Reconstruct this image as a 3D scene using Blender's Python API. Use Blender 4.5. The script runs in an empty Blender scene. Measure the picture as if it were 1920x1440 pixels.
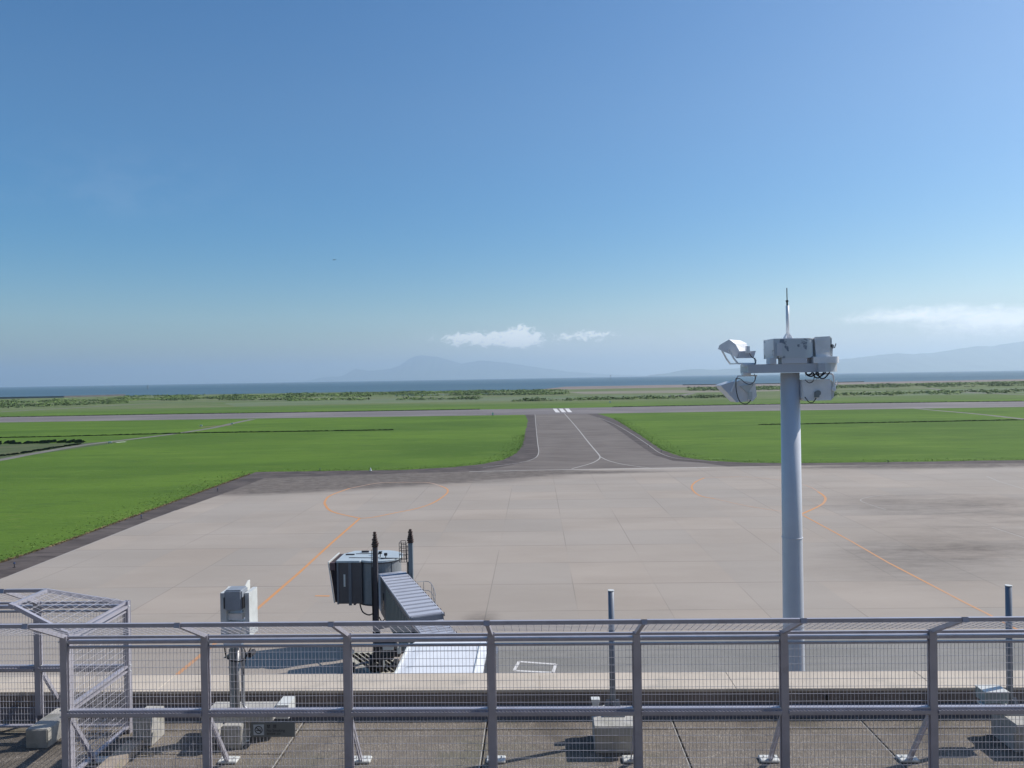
import bpy, bmesh, math, random
from mathutils import Vector, Matrix
from mathutils.geometry import tessellate_polygon
R = math.radians
random.seed(7)
S = bpy.context.scene
COL = S.collection

# ------------------------------------------------------------------ camera
H = 18.0                      # eye height above the apron
FPX = 1442.0                  # focal length in pixels of the 1920 px wide photo
YAW, PITCH, ROLL = R(1.7), R(0.44), R(-0.955)
cam_d = bpy.data.cameras.new("camera")
cam_d.sensor_width = 36.0
cam_d.lens = FPX / 1920 * 36.0
cam_d.clip_start = 0.1
cam_d.clip_end = 200000
cam = bpy.data.objects.new("camera", cam_d)
COL.objects.link(cam)
CR = Matrix.Rotation(YAW, 3, 'Z') @ Matrix.Rotation(R(90) - PITCH, 3, 'X') @ Matrix.Rotation(ROLL, 3, 'Z')
cam.matrix_world = Matrix.Translation((0, 0, H)) @ CR.to_4x4()
S.camera = cam
EYE = Vector((0, 0, H))

# ------------------------------------------------------------------ light
SUN_AZ, SUN_EL = R(69.0), R(44.0)      # azimuth clockwise from +Y
sun_dir = Vector((math.sin(SUN_AZ) * math.cos(SUN_EL), math.cos(SUN_AZ) * math.cos(SUN_EL), math.sin(SUN_EL)))
sl = bpy.data.lights.new("sun", 'SUN')
sl.energy = 4.7
sl.angle = R(0.53)
sl.color = (1.0, 0.93, 0.84)
so = bpy.data.objects.new("sun", sl)
COL.objects.link(so)
so.rotation_euler = sun_dir.to_track_quat('Z', 'Y').to_euler()

S.view_settings.view_transform = 'Standard'
S.view_settings.look = 'None'
S.view_settings.gamma = 1
S.view_settings.exposure = 0.0
S.render.engine = 'CYCLES'
S.cycles.use_denoising = True
S.cycles.max_bounces = 6
S.cycles.volume_bounces = 1
S.cycles.transparent_max_bounces = 16
S.cycles.sample_clamp_indirect = 4


class NT:
    """small node helper"""
    def __init__(self, tree):
        self.t = tree
    def n(self, kind, **kw):
        o = self.t.nodes.new(kind)
        for k, v in kw.items():
            setattr(o, k, v)
        return o
    def link(self, a, b):
        self.t.links.new(a, b)
    def put(self, sock, v):
        if isinstance(v, bpy.types.NodeSocket):
            self.t.links.new(v, sock)
        else:
            sock.default_value = v
    def m(self, op, a, b=0.0, c=0.0, clamp=False):
        o = self.n('ShaderNodeMath', operation=op, use_clamp=clamp)
        self.put(o.inputs[0], a); self.put(o.inputs[1], b); self.put(o.inputs[2], c)
        return o.outputs[0]
    def sstep(self, v, lo, hi, a=0.0, b=1.0):
        o = self.n('ShaderNodeMapRange', interpolation_type='SMOOTHSTEP')
        self.put(o.inputs[0], v)
        for i, x in enumerate((lo, hi, a, b)):
            self.put(o.inputs[i + 1], x)
        return o.outputs[0]
    def mix(self, f, a, b, mode='MIX'):
        o = self.n('ShaderNodeMix', data_type='RGBA', blend_type=mode)
        self.put(o.inputs[0], f)
        self.put(o.inputs[6], a if isinstance(a, bpy.types.NodeSocket) else (*a, 1))
        self.put(o.inputs[7], b if isinstance(b, bpy.types.NodeSocket) else (*b, 1))
        return o.outputs[2]
    def mapping(self, vec, scale=(1, 1, 1), loc=(0, 0, 0), rot=(0, 0, 0)):
        o = self.n('ShaderNodeMapping')
        self.put(o.inputs[0], vec)
        o.inputs[1].default_value = loc; o.inputs[2].default_value = rot; o.inputs[3].default_value = scale
        return o.outputs[0]
    def noise(self, vec, scale, detail=3, rough=0.55, dist=0.0):
        o = self.n('ShaderNodeTexNoise')
        self.put(o.inputs['Vector'], vec)
        o.inputs['Scale'].default_value = scale
        o.inputs['Detail'].default_value = detail
        o.inputs['Roughness'].default_value = rough
        o.inputs['Distortion'].default_value = dist
        return o.outputs[0]


# ------------------------------------------------------------------ pixel <-> world (photo pixels, 1920 x 1440)
def ray(u, v):
    return (CR @ Vector((u - 960.0, -(v - 720.0), -FPX))).normalized()
def toZ(u, v, z=0.0):
    d = ray(u, v)
    return EYE + d * ((z - H) / d.z)
def toY(u, v, y):
    d = ray(u, v)
    return EYE + d * (y / d.y)
def G(u, v):
    p = toZ(u, v, 0)
    return (p.x, p.y)

# ------------------------------------------------------------------ world: sky with thin clouds low over the sea
w = bpy.data.worlds.new("World")
S.world = w
w.use_nodes = True
N = NT(w.node_tree)
w.node_tree.nodes.clear()
out = N.n('ShaderNodeOutputWorld')
bg = N.n('ShaderNodeBackground')
sky = N.n('ShaderNodeTexSky', sky_type='NISHITA')
sky.sun_disc = False
sky.sun_elevation = SUN_EL
sky.sun_rotation = SUN_AZ
sky.altitude = 20
sky.air_density = 1.1
sky.dust_density = 0.95
sky.ozone_density = 2.5
SKY_K = 0.107
tc = N.n('ShaderNodeTexCoord')
sep = N.n('ShaderNodeSeparateXYZ')
N.link(tc.outputs['Generated'], sep.inputs[0])
az = N.m('ARCTAN2', sep.outputs[0], sep.outputs[1])      # radians clockwise from +Y
el = N.m('ARCSINE', sep.outputs[2])
comb = N.n('ShaderNodeCombineXYZ')
N.put(comb.inputs[0], az); N.put(comb.inputs[1], el)
def azel(u, v):
    d = ray(u, v)
    return math.atan2(d.x, d.y), math.asin(d.z)
def blob(u, v, ru, rv, k=1.0):
    a, e = azel(u, v)
    dx = N.m('MULTIPLY', N.m('SUBTRACT', az, a), FPX / ru)
    dy = N.m('MULTIPLY', N.m('SUBTRACT', el, e), FPX / rv)
    r2 = N.m('ADD', N.m('MULTIPLY', dx, dx), N.m('MULTIPLY', dy, dy))
    return N.m('MULTIPLY', N.m('EXPONENT', N.m('MULTIPLY', r2, -1.0)), k)
def addn(*a):
    r = a[0]
    for b in a[1:]:
        r = N.m('ADD', r, b)
    return r
cv = N.mapping(comb.outputs[0], scale=(1, 1.7, 1))
puff = N.noise(cv, 85, 7, 0.66, 0.4)
puff2 = N.noise(cv, 17, 5, 0.6, 0.2)
envA = addn(blob(975, 629, 34, 21, 0.62), blob(885, 632, 62, 11, 0.50), blob(1105, 628, 55, 12, 0.46), blob(940, 640, 130, 17, 0.38))
envB = addn(blob(1740, 582, 130, 14, 0.42), blob(1900, 596, 110, 18, 0.44), blob(1650, 597, 80, 9, 0.38), blob(1800, 622, 200, 30, 0.36))
dA = N.sstep(N.m('ADD', envA, N.m('MULTIPLY', N.m('SUBTRACT', puff, 0.5), 2.0)), 0.26, 0.62)
dA = N.m('MULTIPLY', dA, N.sstep(envA, .10, .32))
dB = N.sstep(N.m('ADD', envB, N.m('MULTIPLY', N.m('SUBTRACT', N.m('ADD', N.m('MULTIPLY', puff, .5), N.m('MULTIPLY', puff2, .5)), 0.5), 1.3)), 0.20, 0.95)
dB = N.m('MULTIPLY', dB, N.sstep(envB, .05, .25))
veil = N.m('MULTIPLY', N.m('ADD', blob(1780, 650, 560, 75, 0.62), blob(1010, 655, 260, 38, 0.36)), N.sstep(puff2, 0.2, 0.8, 0.7, 1.0))
wisp = N.m('MULTIPLY', N.m('ADD', blob(230, 330, 160, 50, 0.045), blob(200, 380, 240, 22, 0.03)), N.sstep(puff2, 0.35, 0.7))
cl = N.m('ADD', N.m('MAXIMUM', N.m('MULTIPLY', dA, 0.52), N.m('MULTIPLY', dB, 0.60)), 0.0)
hs = N.n('ShaderNodeHueSaturation')
N.put(hs.inputs['Saturation'], N.sstep(el, 0.0, 0.36, 1.85, 1.36))
hs.inputs['Value'].default_value = 1.0
N.link(sky.outputs[0], hs.inputs['Color'])
sk = N.mix(1.0, hs.outputs[0], (0.95, 1.01, 1.06), 'MULTIPLY')
c1 = N.mix(N.m('ADD', veil, wisp), sk, (7.5, 8.0, 9.2))
c2 = N.mix(cl, c1, (17.0, 16.5, 16.5))
N.link(c2, bg.inputs[0])
bg.inputs[1].default_value = SKY_K
N.link(bg.outputs[0], out.inputs[0])

# ------------------------------------------------------------------ materials
MATS = {}
def mat(name, col, rough=0.6, metal=0.0, var=0.12, scale=4.0, bump=0.0, bscale=40.0, spec=0.5, col2=None, k2=0.5, s2=1.2, lo2=0.5, hi2=0.7):
    m = bpy.data.materials.new(name)
    m.use_nodes = True
    t = NT(m.node_tree)
    b = m.node_tree.nodes['Principled BSDF']
    tcn = t.n('ShaderNodeTexCoord').outputs['Object']
    f = t.noise(tcn, scale, 4, 0.6)
    base = t.mix(t.sstep(f, 0.25, 0.75), tuple(c * (1 - var) for c in col), tuple(min(1, c * (1 + var)) for c in col))
    if col2:
        f2 = t.noise(t.mapping(tcn, loc=(3.1, 7.7, 1.3)), s2, 5, 0.65)
        base = t.mix(t.m('MULTIPLY', t.sstep(f2, lo2, hi2), k2), base, col2)
    t.link(base, b.inputs['Base Color'])
    b.inputs['Roughness'].default_value = rough
    b.inputs['Metallic'].default_value = metal
    b.inputs['Specular IOR Level'].default_value = spec
    if bump:
        bn = t.n('ShaderNodeBump')
        bn.inputs['Strength'].default_value = bump
        bn.inputs['Distance'].default_value = 0.01
        t.link(t.noise(tcn, bscale, 4, 0.6), bn.inputs['Height'])
        t.link(bn.outputs[0], b.inputs['Normal'])
    MATS[name] = m
    return m

M_fence = mat('fence_paint', (0.44, 0.435, 0.495), 0.40, 0.3, 0.07, 3, col2=(0.34, 0.31, 0.35), k2=.35, s2=6)
M_wire = mat('wire_coating', (0.62, 0.61, 0.66), 0.4, 0.4, 0.05, 3)
M_galv = mat('galvanised_steel', (0.34, 0.35, 0.37), 0.45, 0.4, 0.15, 10)
M_block = mat('cast_concrete', (0.42, 0.41, 0.38), 0.9, 0, 0.12, 5, 0.4, 60, col2=(0.22, 0.22, 0.17), k2=.5, s2=3)
M_mast = mat('mast_paint', (0.62, 0.65, 0.71), 0.40, 0.0, 0.04, 1.5)
M_mastw = mat('floodlight_paint', (0.86, 0.87, 0.88), 0.45, 0.0, 0.06, 4)
M_dark = mat('dark_steel', (0.035, 0.035, 0.04), 0.6, 0.2, 0.2, 8)
M_black = mat('cable_rubber', (0.012, 0.012, 0.014), 0.6)
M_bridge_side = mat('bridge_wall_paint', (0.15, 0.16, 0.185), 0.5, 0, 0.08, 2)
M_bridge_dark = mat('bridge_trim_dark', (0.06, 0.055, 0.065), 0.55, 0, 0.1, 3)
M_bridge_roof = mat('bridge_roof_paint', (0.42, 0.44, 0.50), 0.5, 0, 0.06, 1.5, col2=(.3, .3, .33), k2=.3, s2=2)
M_pan = mat('roof_pan_shade', (0.22, 0.23, 0.27), 0.6, 0, 0.1, 2)  # shade of the corrugation slopes, put into the colour as dark bands
M_cab_roof = mat('cab_roof_paint', (0.42, 0.49, 0.53), 0.5, 0, 0.06, 1.5)
M_white_roof = mat('gangway_roof_membrane', (0.72, 0.75, 0.79), 0.6, 0, 0.05, .8, col2=(.55, .57, .60), k2=.4, s2=.6)
M_canopy = mat('canopy_fabric', (0.05, 0.038, 0.045), 0.85)
M_glass = mat('dark_glass', (0.02, 0.025, 0.03), 0.1)
M_pale = mat('pale_panel', (0.62, 0.64, 0.62), 0.5, 0, .05)
M_stack = mat('grey_green_paint', (0.24, 0.27, 0.28), 0.5, 0, .06)
M_rust = mat('jack_screw_steel', (0.075, 0.045, 0.035), 0.7, 0.2, .4, 14)
M_teal = mat('junction_box_paint', (0.30, 0.36, 0.36), 0.5, 0, .06)
M_stone = mat('mossy_kerb_concrete', (0.34, 0.29, 0.24), 0.9, 0, .15, 6, .4, 50, col2=(.22, .23, .13), k2=.7, s2=3)

def ground_mat(name, build):
    m = bpy.data.materials.new(name)
    m.use_nodes = True
    t = NT(m.node_tree)
    b = m.node_tree.nodes['Principled BSDF']
    pos = t.n('ShaderNodeNewGeometry').outputs['Position']
    build(t, b, pos)
    return m

JX, JY = 7.05, 7.72           # apron slab size
jx0 = G(922, 1098)[0]
jy0 = G(1300, 1093)[1]
def b_apron(t, b, pos):
    s = t.n('ShaderNodeSeparateXYZ'); t.link(pos, s.inputs[0])
    x = t.m('DIVIDE', t.m('SUBTRACT', s.outputs[0], jx0), JX)
    y = t.m('DIVIDE', t.m('SUBTRACT', s.outputs[1], jy0), JY)
    def line(v, size, wdt):
        fr = t.m('FRACT', t.m('ADD', v, 100.5))
        d = t.m('MULTIPLY', t.m('ABSOLUTE', t.m('SUBTRACT', fr, 0.5)), size)
        return t.sstep(d, wdt * .5, wdt, 1.0, 0.0)
    lx = line(x, JX, .045); ly = line(y, JY, .08)
    cx = t.n('ShaderNodeCombineXYZ')
    t.put(cx.inputs[0], t.m('FLOOR', t.m('ADD', x, 100.0))); t.put(cx.inputs[1], t.m('FLOOR', t.m('ADD', y, 100.0)))
    wn = t.n('ShaderNodeTexWhiteNoise'); t.link(cx.outputs[0], wn.inputs[0])
    n1 = t.noise(t.mapping(pos, (0.04, .09, 1)), 1.0, 5, .6)
    n2 = t.noise(t.mapping(pos, (.25, 1.1, 1), rot=(0, 0, R(6))), 1.0, 5, .7)
    n3 = t.noise(pos, 9, 3, .6)
    base = t.mix(t.sstep(n1, .3, .7), (0.335, 0.288, 0.242), (0.398, 0.345, 0.294))
    base = t.mix(t.m('MULTIPLY', wn.outputs[0], .38), base, (0.30, 0.285, 0.262))
    # horizontal scuffs and tyre streaks
    base = t.mix(t.sstep(n2, .60, .80, 0, .28), base, (0.20, 0.185, 0.17))
    base = t.mix(t.sstep(n2, .42, .22, 0, .20), base, (0.46, 0.44, 0.41))
    # old stained concrete: near the far edge at the left and the stands on the right
    def spot(u, v, rx, ry, k):
        gx, gy = G(u, v)
        dx = t.m('DIVIDE', t.m('SUBTRACT', s.outputs[0], gx), rx); dy = t.m('DIVIDE', t.m('SUBTRACT', s.outputs[1], gy), ry)
        return t.m('MULTIPLY', t.m('EXPONENT', t.m('MULTIPLY', t.m('ADD', t.m('MULTIPLY', dx, dx), t.m('MULTIPLY', dy, dy)), -1)), k)
    st = spot(1790, 945, 26, 15, .62)
    for a in ((1740, 1035, 13, 6, .36), (1850, 1010, 18, 12, .38), (620, 898, 34, 10, 2.0), (480, 910, 18, 10, 1.8), (760, 888, 28, 6, 1.5), (800, 882, 24, 4, .5), (1100, 886, 22, 2.2, .55), (1560, 876, 30, 4, .5), (1850, 872, 34, 6, .8), (1700, 1080, 14, 8, .4), (900, 1160, 2.0, 3.0, .7)):
        st = t.m('ADD', st, spot(*a))
    n4 = t.noise(t.mapping(pos, (.10, .34, 1), rot=(0, 0, R(-12))), 1.0, 6, .7, .4)
    sm = t.sstep(t.m('MULTIPLY', st, t.m('ADD', n4, .25)), .18, .75)
    n5 = t.noise(t.mapping(pos, (.5, 1.1, 1), rot=(0, 0, R(-24))), 1.0, 6, .75)
    base = t.mix(t.m('MULTIPLY', sm, t.sstep(n5, .25, .65, .45, 1.0)), base, (0.105, 0.088, 0.076))
    base = t.mix(t.m('MULTIPLY', t.m('SUBTRACT', n3, .5), .25, clamp=True), base, (0.2, 0.19, 0.18))
    ln = t.m('MAXIMUM', t.m('MULTIPLY', lx, t.sstep(t.noise(t.mapping(pos, (.3, .05, 1)), 1, 2), .36, .60, .0, .55)), t.m('MULTIPLY', ly, t.sstep(t.noise(t.mapping(pos, (.05, .3, 1)), 1, 2), .36, .6, .15, .62)))
    base = t.mix(ln, base, (0.13, 0.12, 0.11))
    t.link(base, b.inputs['Base Color'])
    b.inputs['Roughness'].default_value = .88
    b.inputs['Specular IOR Level'].default_value = .3
M_apron = ground_mat('apron_concrete', b_apron)

def asphalt(name, c1, c2, c3, k3=.6, sx=.08, sy=.3):
    def f(t, b, pos):
        n1 = t.noise(t.mapping(pos, (sx, sy, 1)), 1, 6, .68, .3)
        n2 = t.noise(t.mapping(pos, (.02, .03, 1), loc=(5, 2, 0)), 1, 4, .6)
        n3 = t.noise(t.mapping(pos, (.5, 2.2, 1)), 1, 4, .7)
        c = t.mix(t.sstep(n1, .36, .64), c1, c2)
        c = t.mix(t.m('MULTIPLY', t.sstep(n2, .45, .7), k3), c, c3)
        c = t.mix(t.sstep(n3, .62, .8, 0, .4), c, tuple(v * .5 for v in c1))
        t.link(c, b.inputs['Base Color'])
        b.inputs['Roughness'].default_value = .85
        b.inputs['Specular IOR Level'].default_value = .3
    return ground_mat(name, f)
M_taxi = asphalt('taxiway_asphalt', (.128, .108, .095), (.182, .158, .140), (.208, .184, .164))
M_runway = asphalt('runway_asphalt', (.145, .130, .130), (.19, .172, .17), (.245, .22, .21), .7, .02, .5)
M_shoulder = asphalt('shoulder_asphalt', (.062, .050, .046), (.125, .104, .094), (.07, .055, .05), .6, .2, .6)
M_path = asphalt('track_gravel', (.16, .15, .135), (.22, .205, .18), (.12, .12, .10), .6, .3, .3)
M_gse = asphalt('service_road_asphalt', (.205, .20, .185), (.26, .25, .232), (.22, .22, .19), .6, .1, .3)
M_mud = asphalt('tidal_mud', (.20, .165, .15), (.27, .22, .20), (.16, .15, .13), .6, .004, .02)

def b_grass(t, b, pos):
    n1 = t.noise(t.mapping(pos, (.012, .028, 1)), 1, 5, .6, .3)
    n2 = t.noise(t.mapping(pos, (.07, .35, 1), rot=(0, 0, R(3))), 1, 6, .7)
    n3 = t.noise(t.mapping(pos, (.9, 1.2, 1)), 1, 4, .7)
    n4 = t.noise(t.mapping(pos, (.03, .12, 1), loc=(9, 4, 0)), 1, 5, .65)
    c = t.mix(t.sstep(n1, .3, .7), (.072, .138, .019), (.112, .196, .026))
    n6 = t.noise(t.mapping(pos, (.05, .11, 1), loc=(1, 2, 0)), 1, 7, .72)
    c = t.mix(t.sstep(n6, .46, .30, 0, .55), c, (.060, .115, .024))
    c = t.mix(t.sstep(n6, .56, .72, 0, .5), c, (.145, .235, .048))
    c = t.mix(t.sstep(n2, .54, .74, 0, .75), c, (.045, .092, .018))
    c = t.mix(t.sstep(n4, .54, .72, 0, .6), c, (.140, .215, .036))
    c = t.mix(t.sstep(n3, .5, .8, 0, .45), c, (.055, .10, .02))
    n7 = t.noise(t.mapping(pos, (.16, .22, 1), loc=(4, 4, 0)), 1, 6, .7)
    c = t.mix(t.sstep(n7, .58, .72, 0, .4), c, (.17, .19, .05))
    c = t.mix(t.sstep(n7, .42, .30, 0, .45), c, (.045, .095, .015))
    # beyond the runway: paler fields, dry strips
    s = t.n('ShaderNodeSeparateXYZ'); t.link(pos, s.inputs[0])
    far = t.sstep(s.outputs[1], 430, 640)
    n5 = t.noise(t.mapping(pos, (.0022, .016, 1)), 1, 5, .62, .2)
    fc = t.mix(t.sstep(n5, .38, .50), (.095, .150, .050), (.150, .180, .085))
    fc = t.mix(t.sstep(n5, .58, .66, 0, .8), fc, (.20, .19, .13))
    fc = t.mix(t.sstep(n4, .52, .70, 0, .7), fc, (.055, .085, .03))
    c = t.mix(far, c, fc)
    t.link(c, b.inputs['Base Color'])
    b.inputs['Roughness'].default_value = .95
    b.inputs['Specular IOR Level'].default_value = .15
    bn = t.n('ShaderNodeBump'); bn.inputs['Strength'].default_value = .5; bn.inputs['Distance'].default_value = .3
    t.link(n3, bn.inputs['Height']); t.link(bn.outputs[0], b.inputs['Normal'])
M_grass = ground_mat('grassland', b_grass)

def b_sea(t, b, pos):
    n1 = t.noise(t.mapping(pos, (.00025, .0022, 1)), 1, 5, .6)
    c = t.mix(t.sstep(n1, .35, .65), (.060, .118, .165), (.082, .145, .190))
    t.link(c, b.inputs['Base Color'])
    b.inputs['Roughness'].default_value = .55
    b.inputs['Specular IOR Level'].default_value = .12
M_sea = ground_mat('sea_water', b_sea)

def b_roof(t, b, pos):
    v = t.n('ShaderNodeTexVoronoi'); v.inputs['Scale'].default_value = 85; t.link(pos, v.inputs['Vector'])
    sc = t.n('ShaderNodeSeparateColor'); t.link(v.outputs['Color'], sc.inputs[0])
    n1 = t.noise(pos, 1.3, 4, .6)
    n2 = t.noise(t.mapping(pos, (.7, .7, 1), loc=(3, 8, 0)), 1, 5, .7)
    c = t.mix(sc.outputs[0], (.14, .118, .096), (.255, .225, .188))
    c = t.mix(t.sstep(sc.outputs[1], .86, .95, 0, .7), c, (.55, .50, .44))
    c = t.mix(t.sstep(n1, .35, .7, 0, .55), c, (.13, .112, .095))
    c = t.mix(t.sstep(n2, .5, .7, 0, .6), c, (.125, .125, .085))
    n8 = t.noise(t.mapping(pos, (.5, .5, 1), loc=(6, 1, 0)), 1, 6, .7, .5)
    c = t.mix(t.sstep(n8, .52, .66, 0, .55), c, (.075, .065, .052))
    c = t.mix(t.sstep(n8, .40, .28, 0, .4), c, (.30, .27, .225))
    t.link(c, b.inputs['Base Color'])
    b.inputs['Roughness'].default_value = .92
    bn = t.n('ShaderNodeBump'); bn.inputs['Strength'].default_value = .9; bn.inputs['Distance'].default_value = .008
    t.link(v.outputs['Distance'], bn.inputs['Height']); t.link(bn.outputs[0], b.inputs['Normal'])
M_roof = ground_mat('exposed_aggregate_paving', b_roof)

def paint(name, col, wear=.35):
    def f(t, b, pos):
        n = t.noise(t.mapping(pos, (1.1, 1.1, 1)), 1, 6, .75)
        n2 = t.noise(t.mapping(pos, (.05, .05, 1)), 1, 3, .6)
        c = t.mix(t.m('MULTIPLY', t.sstep(n, .40, .75), wear), col, (.33, .31, .28))
        c = t.mix(t.m('MULTIPLY', t.sstep(n2, .45, .65), wear * .6), c, (.35, .33, .30))
        t.link(c, b.inputs['Base Color']); b.inputs['Roughness'].default_value = .7
    return ground_mat(name, f)
M_orange = paint('orange_line_paint', (.60, .27, .09), .36)
M_orange_f = paint('faded_orange_paint', (.50, .30, .19), .75)
M_whitep = paint('white_line_paint', (.72, .70, .68), .3)
M_whitef = paint('faded_white_paint', (.42, .40, .38), .7)
M_lane = paint('worn_line_paint', (.44, .42, .39), .5)
M_leaf = mat('scrub_leaves', (.080, .128, .038), .8, 0, .5, .06, col2=(.16, .24, .06), k2=.9, s2=.012, lo2=.42, hi2=.6)
M_hill = mat('far_hills', (.07, .10, .06), .95, 0, .3, .0004)

# ------------------------------------------------------------------ mesh helpers
def obj(name, bm, m, parent=None, smooth=False):
    me = bpy.data.meshes.new(name)
    bm.normal_update()
    bm.to_mesh(me); bm.free()
    me.materials.append(m)
    if smooth:
        for p in me.polygons:
            p.use_smooth = True
    o = bpy.data.objects.new(name, me)
    COL.objects.link(o)
    if parent is not None:
        o.parent = parent
        o.matrix_parent_inverse = Matrix.Identity(4)
        o.location = (0, 0, 0)
        # geometry is given in world space: move it to the parent's frame
        me.transform(wm(parent).inverted())
    return o
def wm(o):
    mt = Matrix.Translation(o.location) @ o.rotation_euler.to_matrix().to_4x4()
    return wm(o.parent) @ mt if o.parent else mt
def empty(name, loc):
    o = bpy.data.objects.new(name, None)
    COL.objects.link(o); o.location = loc; o.empty_display_size = .2
    return o
def tag(o, label=None, cat=None, group=None, kind=None):
    if label: o['label'] = label
    if cat: o['category'] = cat
    if group: o['group'] = group
    if kind: o['kind'] = kind
    return o
def BM(): return bmesh.new()
def box(bm, x0, x1, y0, y1, z0, z1):
    v = [bm.verts.new(p) for p in ((x0, y0, z0), (x1, y0, z0), (x1, y1, z0), (x0, y1, z0), (x0, y0, z1), (x1, y0, z1), (x1, y1, z1), (x0, y1, z1))]
    for f in ((0, 3, 2, 1), (4, 5, 6, 7), (0, 1, 5, 4), (1, 2, 6, 5), (2, 3, 7, 6), (3, 0, 4, 7)):
        bm.faces.new([v[i] for i in f])
    return v
def bev(bm, w=.01, seg=1):
    bmesh.ops.bevel(bm, geom=list(bm.edges), offset=w, segments=seg, affect='EDGES', clamp_overlap=True)
def beam(bm, a, b, wx, wz, up=Vector((0, 0, 1)), caps=True):
    a = Vector(a); b = Vector(b)
    d = (b - a).normalized()
    if abs(d.dot(up)) > .98: up = Vector((0, 1, 0))
    s = d.cross(up).normalized(); u = s.cross(d).normalized()
    v = []
    for p in (a, b):
        for i, j in ((-1, -1), (1, -1), (1, 1), (-1, 1)):
            v.append(bm.verts.new(p + s * (i * wx / 2) + u * (j * wz / 2)))
    for i in range(4):
        j = (i + 1) % 4
        bm.faces.new((v[i], v[j], v[4 + j], v[4 + i]))
    if caps:
        bm.faces.new((v[3], v[2], v[1], v[0])); bm.faces.new((v[4], v[5], v[6], v[7]))
def tube(bm, pts, r, n=8, r1=None, caps=True):
    pts = [Vector(p) for p in pts]
    rings = []
    up = Vector((0, 0, 1))
    for i, p in enumerate(pts):
        d = (pts[min(i + 1, len(pts) - 1)] - pts[max(i - 1, 0)]).normalized()
        u0 = up if abs(d.dot(up)) < .95 else Vector((1, 0, 0))
        s = d.cross(u0).normalized(); u = s.cross(d).normalized()
        rr = r if r1 is None else r + (r1 - r) * i / (len(pts) - 1)
        rings.append([bm.verts.new(p + s * (rr * math.cos(2 * math.pi * k / n)) + u * (rr * math.sin(2 * math.pi * k / n))) for k in range(n)])
    for a, b in zip(rings, rings[1:]):
        for k in range(n):
            bm.faces.new((a[k], a[(k + 1) % n], b[(k + 1) % n], b[k]))
    if caps:
        bm.faces.new(rings[0][::-1]); bm.faces.new(rings[-1])
def prism(bm, poly, axis_vec):
    """poly: list of 3D points, extruded along axis_vec"""
    a = [bm.verts.new(Vector(p)) for p in poly]
    b = [bm.verts.new(Vector(p) + Vector(axis_vec)) for p in poly]
    n = len(poly)
    bm.faces.new(a[::-1]); bm.faces.new(b)
    for i in range(n):
        j = (i + 1) % n
        bm.faces.new((a[i], a[j], b[j], b[i]))
    bmesh.ops.recalc_face_normals(bm, faces=bm.faces[:])
def curvepts(pts, n=6):
    """Catmull-Rom"""
    pts = [Vector(p) for p in pts]
    q = [pts[0]] + pts + [pts[-1]]
    r = []
    for i in range(len(pts) - 1):
        p0, p1, p2, p3 = q[i:i + 4]
        for k in range(n):
            t = k / n
            r.append(.5 * ((2 * p1) + (p2 - p0) * t + (2 * p0 - 5 * p1 + 4 * p2 - p3) * t * t + (3 * p1 - p0 - 3 * p2 + p3) * t ** 3))
    r.append(pts[-1])
    return r
def flat_poly(name, pts, z, m, jitter=0.0, sub=0.0):
    bm = BM()
    P = [Vector((p[0], p[1], z)) for p in pts]
    if sub:
        Q = []
        for a, b in zip(P, P[1:] + P[:1]):
            L = (b - a).length; k = max(1, int(L / sub))
            for i in range(k):
                q = a.lerp(b, i / k)
                if i and L < 2000: q = q + Vector((random.uniform(-1, 1) * jitter, random.uniform(-1, 1) * jitter, 0))
                Q.append(q)
        P = Q
    vs = [bm.verts.new(p) for p in P]
    for tri in tessellate_polygon([P]):
        bm.faces.new([vs[i] for i in tri])
    bm.normal_update()
    for f in bm.faces:
        if f.normal.z < 0: f.normal_flip()
    return obj(name, bm, m)
def ribbon_into(bm, pts, wdt, z):
    P = [Vector((p[0], p[1], 0)) for p in pts]
    L = []; Rr = []
    for i, p in enumerate(P):
        d = (P[min(i + 1, len(P) - 1)] - P[max(i - 1, 0)]).normalized()
        s = Vector((-d.y, d.x, 0)) * wdt / 2
        L.append(bm.verts.new((p + s) + Vector((0, 0, z)))); Rr.append(bm.verts.new((p - s) + Vector((0, 0, z))))
    for i in range(len(P) - 1):
        f = bm.faces.new((L[i], Rr[i], Rr[i + 1], L[i + 1]))
def ribbon(name, pts, wdt, z, m, smooth_n=0):
    bm = BM()
    P = [Vector((p[0], p[1], 0)) for p in pts]
    if smooth_n: P = curvepts(P, smooth_n)
    ribbon_into(bm, P, wdt, z)
    bm.normal_update()
    for f in bm.faces:
        if f.normal.z < 0: f.normal_flip()
    return obj(name, bm, m)
ST = dict(kind='structure')

# ================================================================== SETTING
# land as one sheet up to the shore, the sea reaching the horizon, hills beyond
shore = [G(-500, 753), G(-200, 750), G(0, 748), G(120, 745.5), G(235, 742), G(420, 739), G(640, 735.5), G(860, 732.5), G(1000, 731), G(1150, 728.5), G(1300, 726), G(1500, 722.5), G(1700, 718.5), G(1920, 714), G(2200, 709.5), G(2500, 704)]
land = shore + [(2600, -200), (-2600, -200)]
tag(flat_poly('ground', land, 0.0, M_grass), **ST)
bm = BM()
v = [bm.verts.new(p) for p in ((-90000, -2000, -.9), (90000, -2000, -.9), (90000, 90000, -.9), (-90000, 90000, -.9))]
bm.faces.new(v)
tag(obj('sea', bm, M_sea), **ST)
# tidal mud flat showing along the shore, centre right
tag(flat_poly('mud_flat', [G(1000, 731.0), G(1060, 724.5), G(1300, 720.5), G(1520, 717.5), G(1700, 714.5), G(1925, 710.5), G(1925, 714), G(1700, 718.5), G(1500, 722.5), G(1300, 726), G(1150, 728.5)], -.45, M_mud), **ST)

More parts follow.
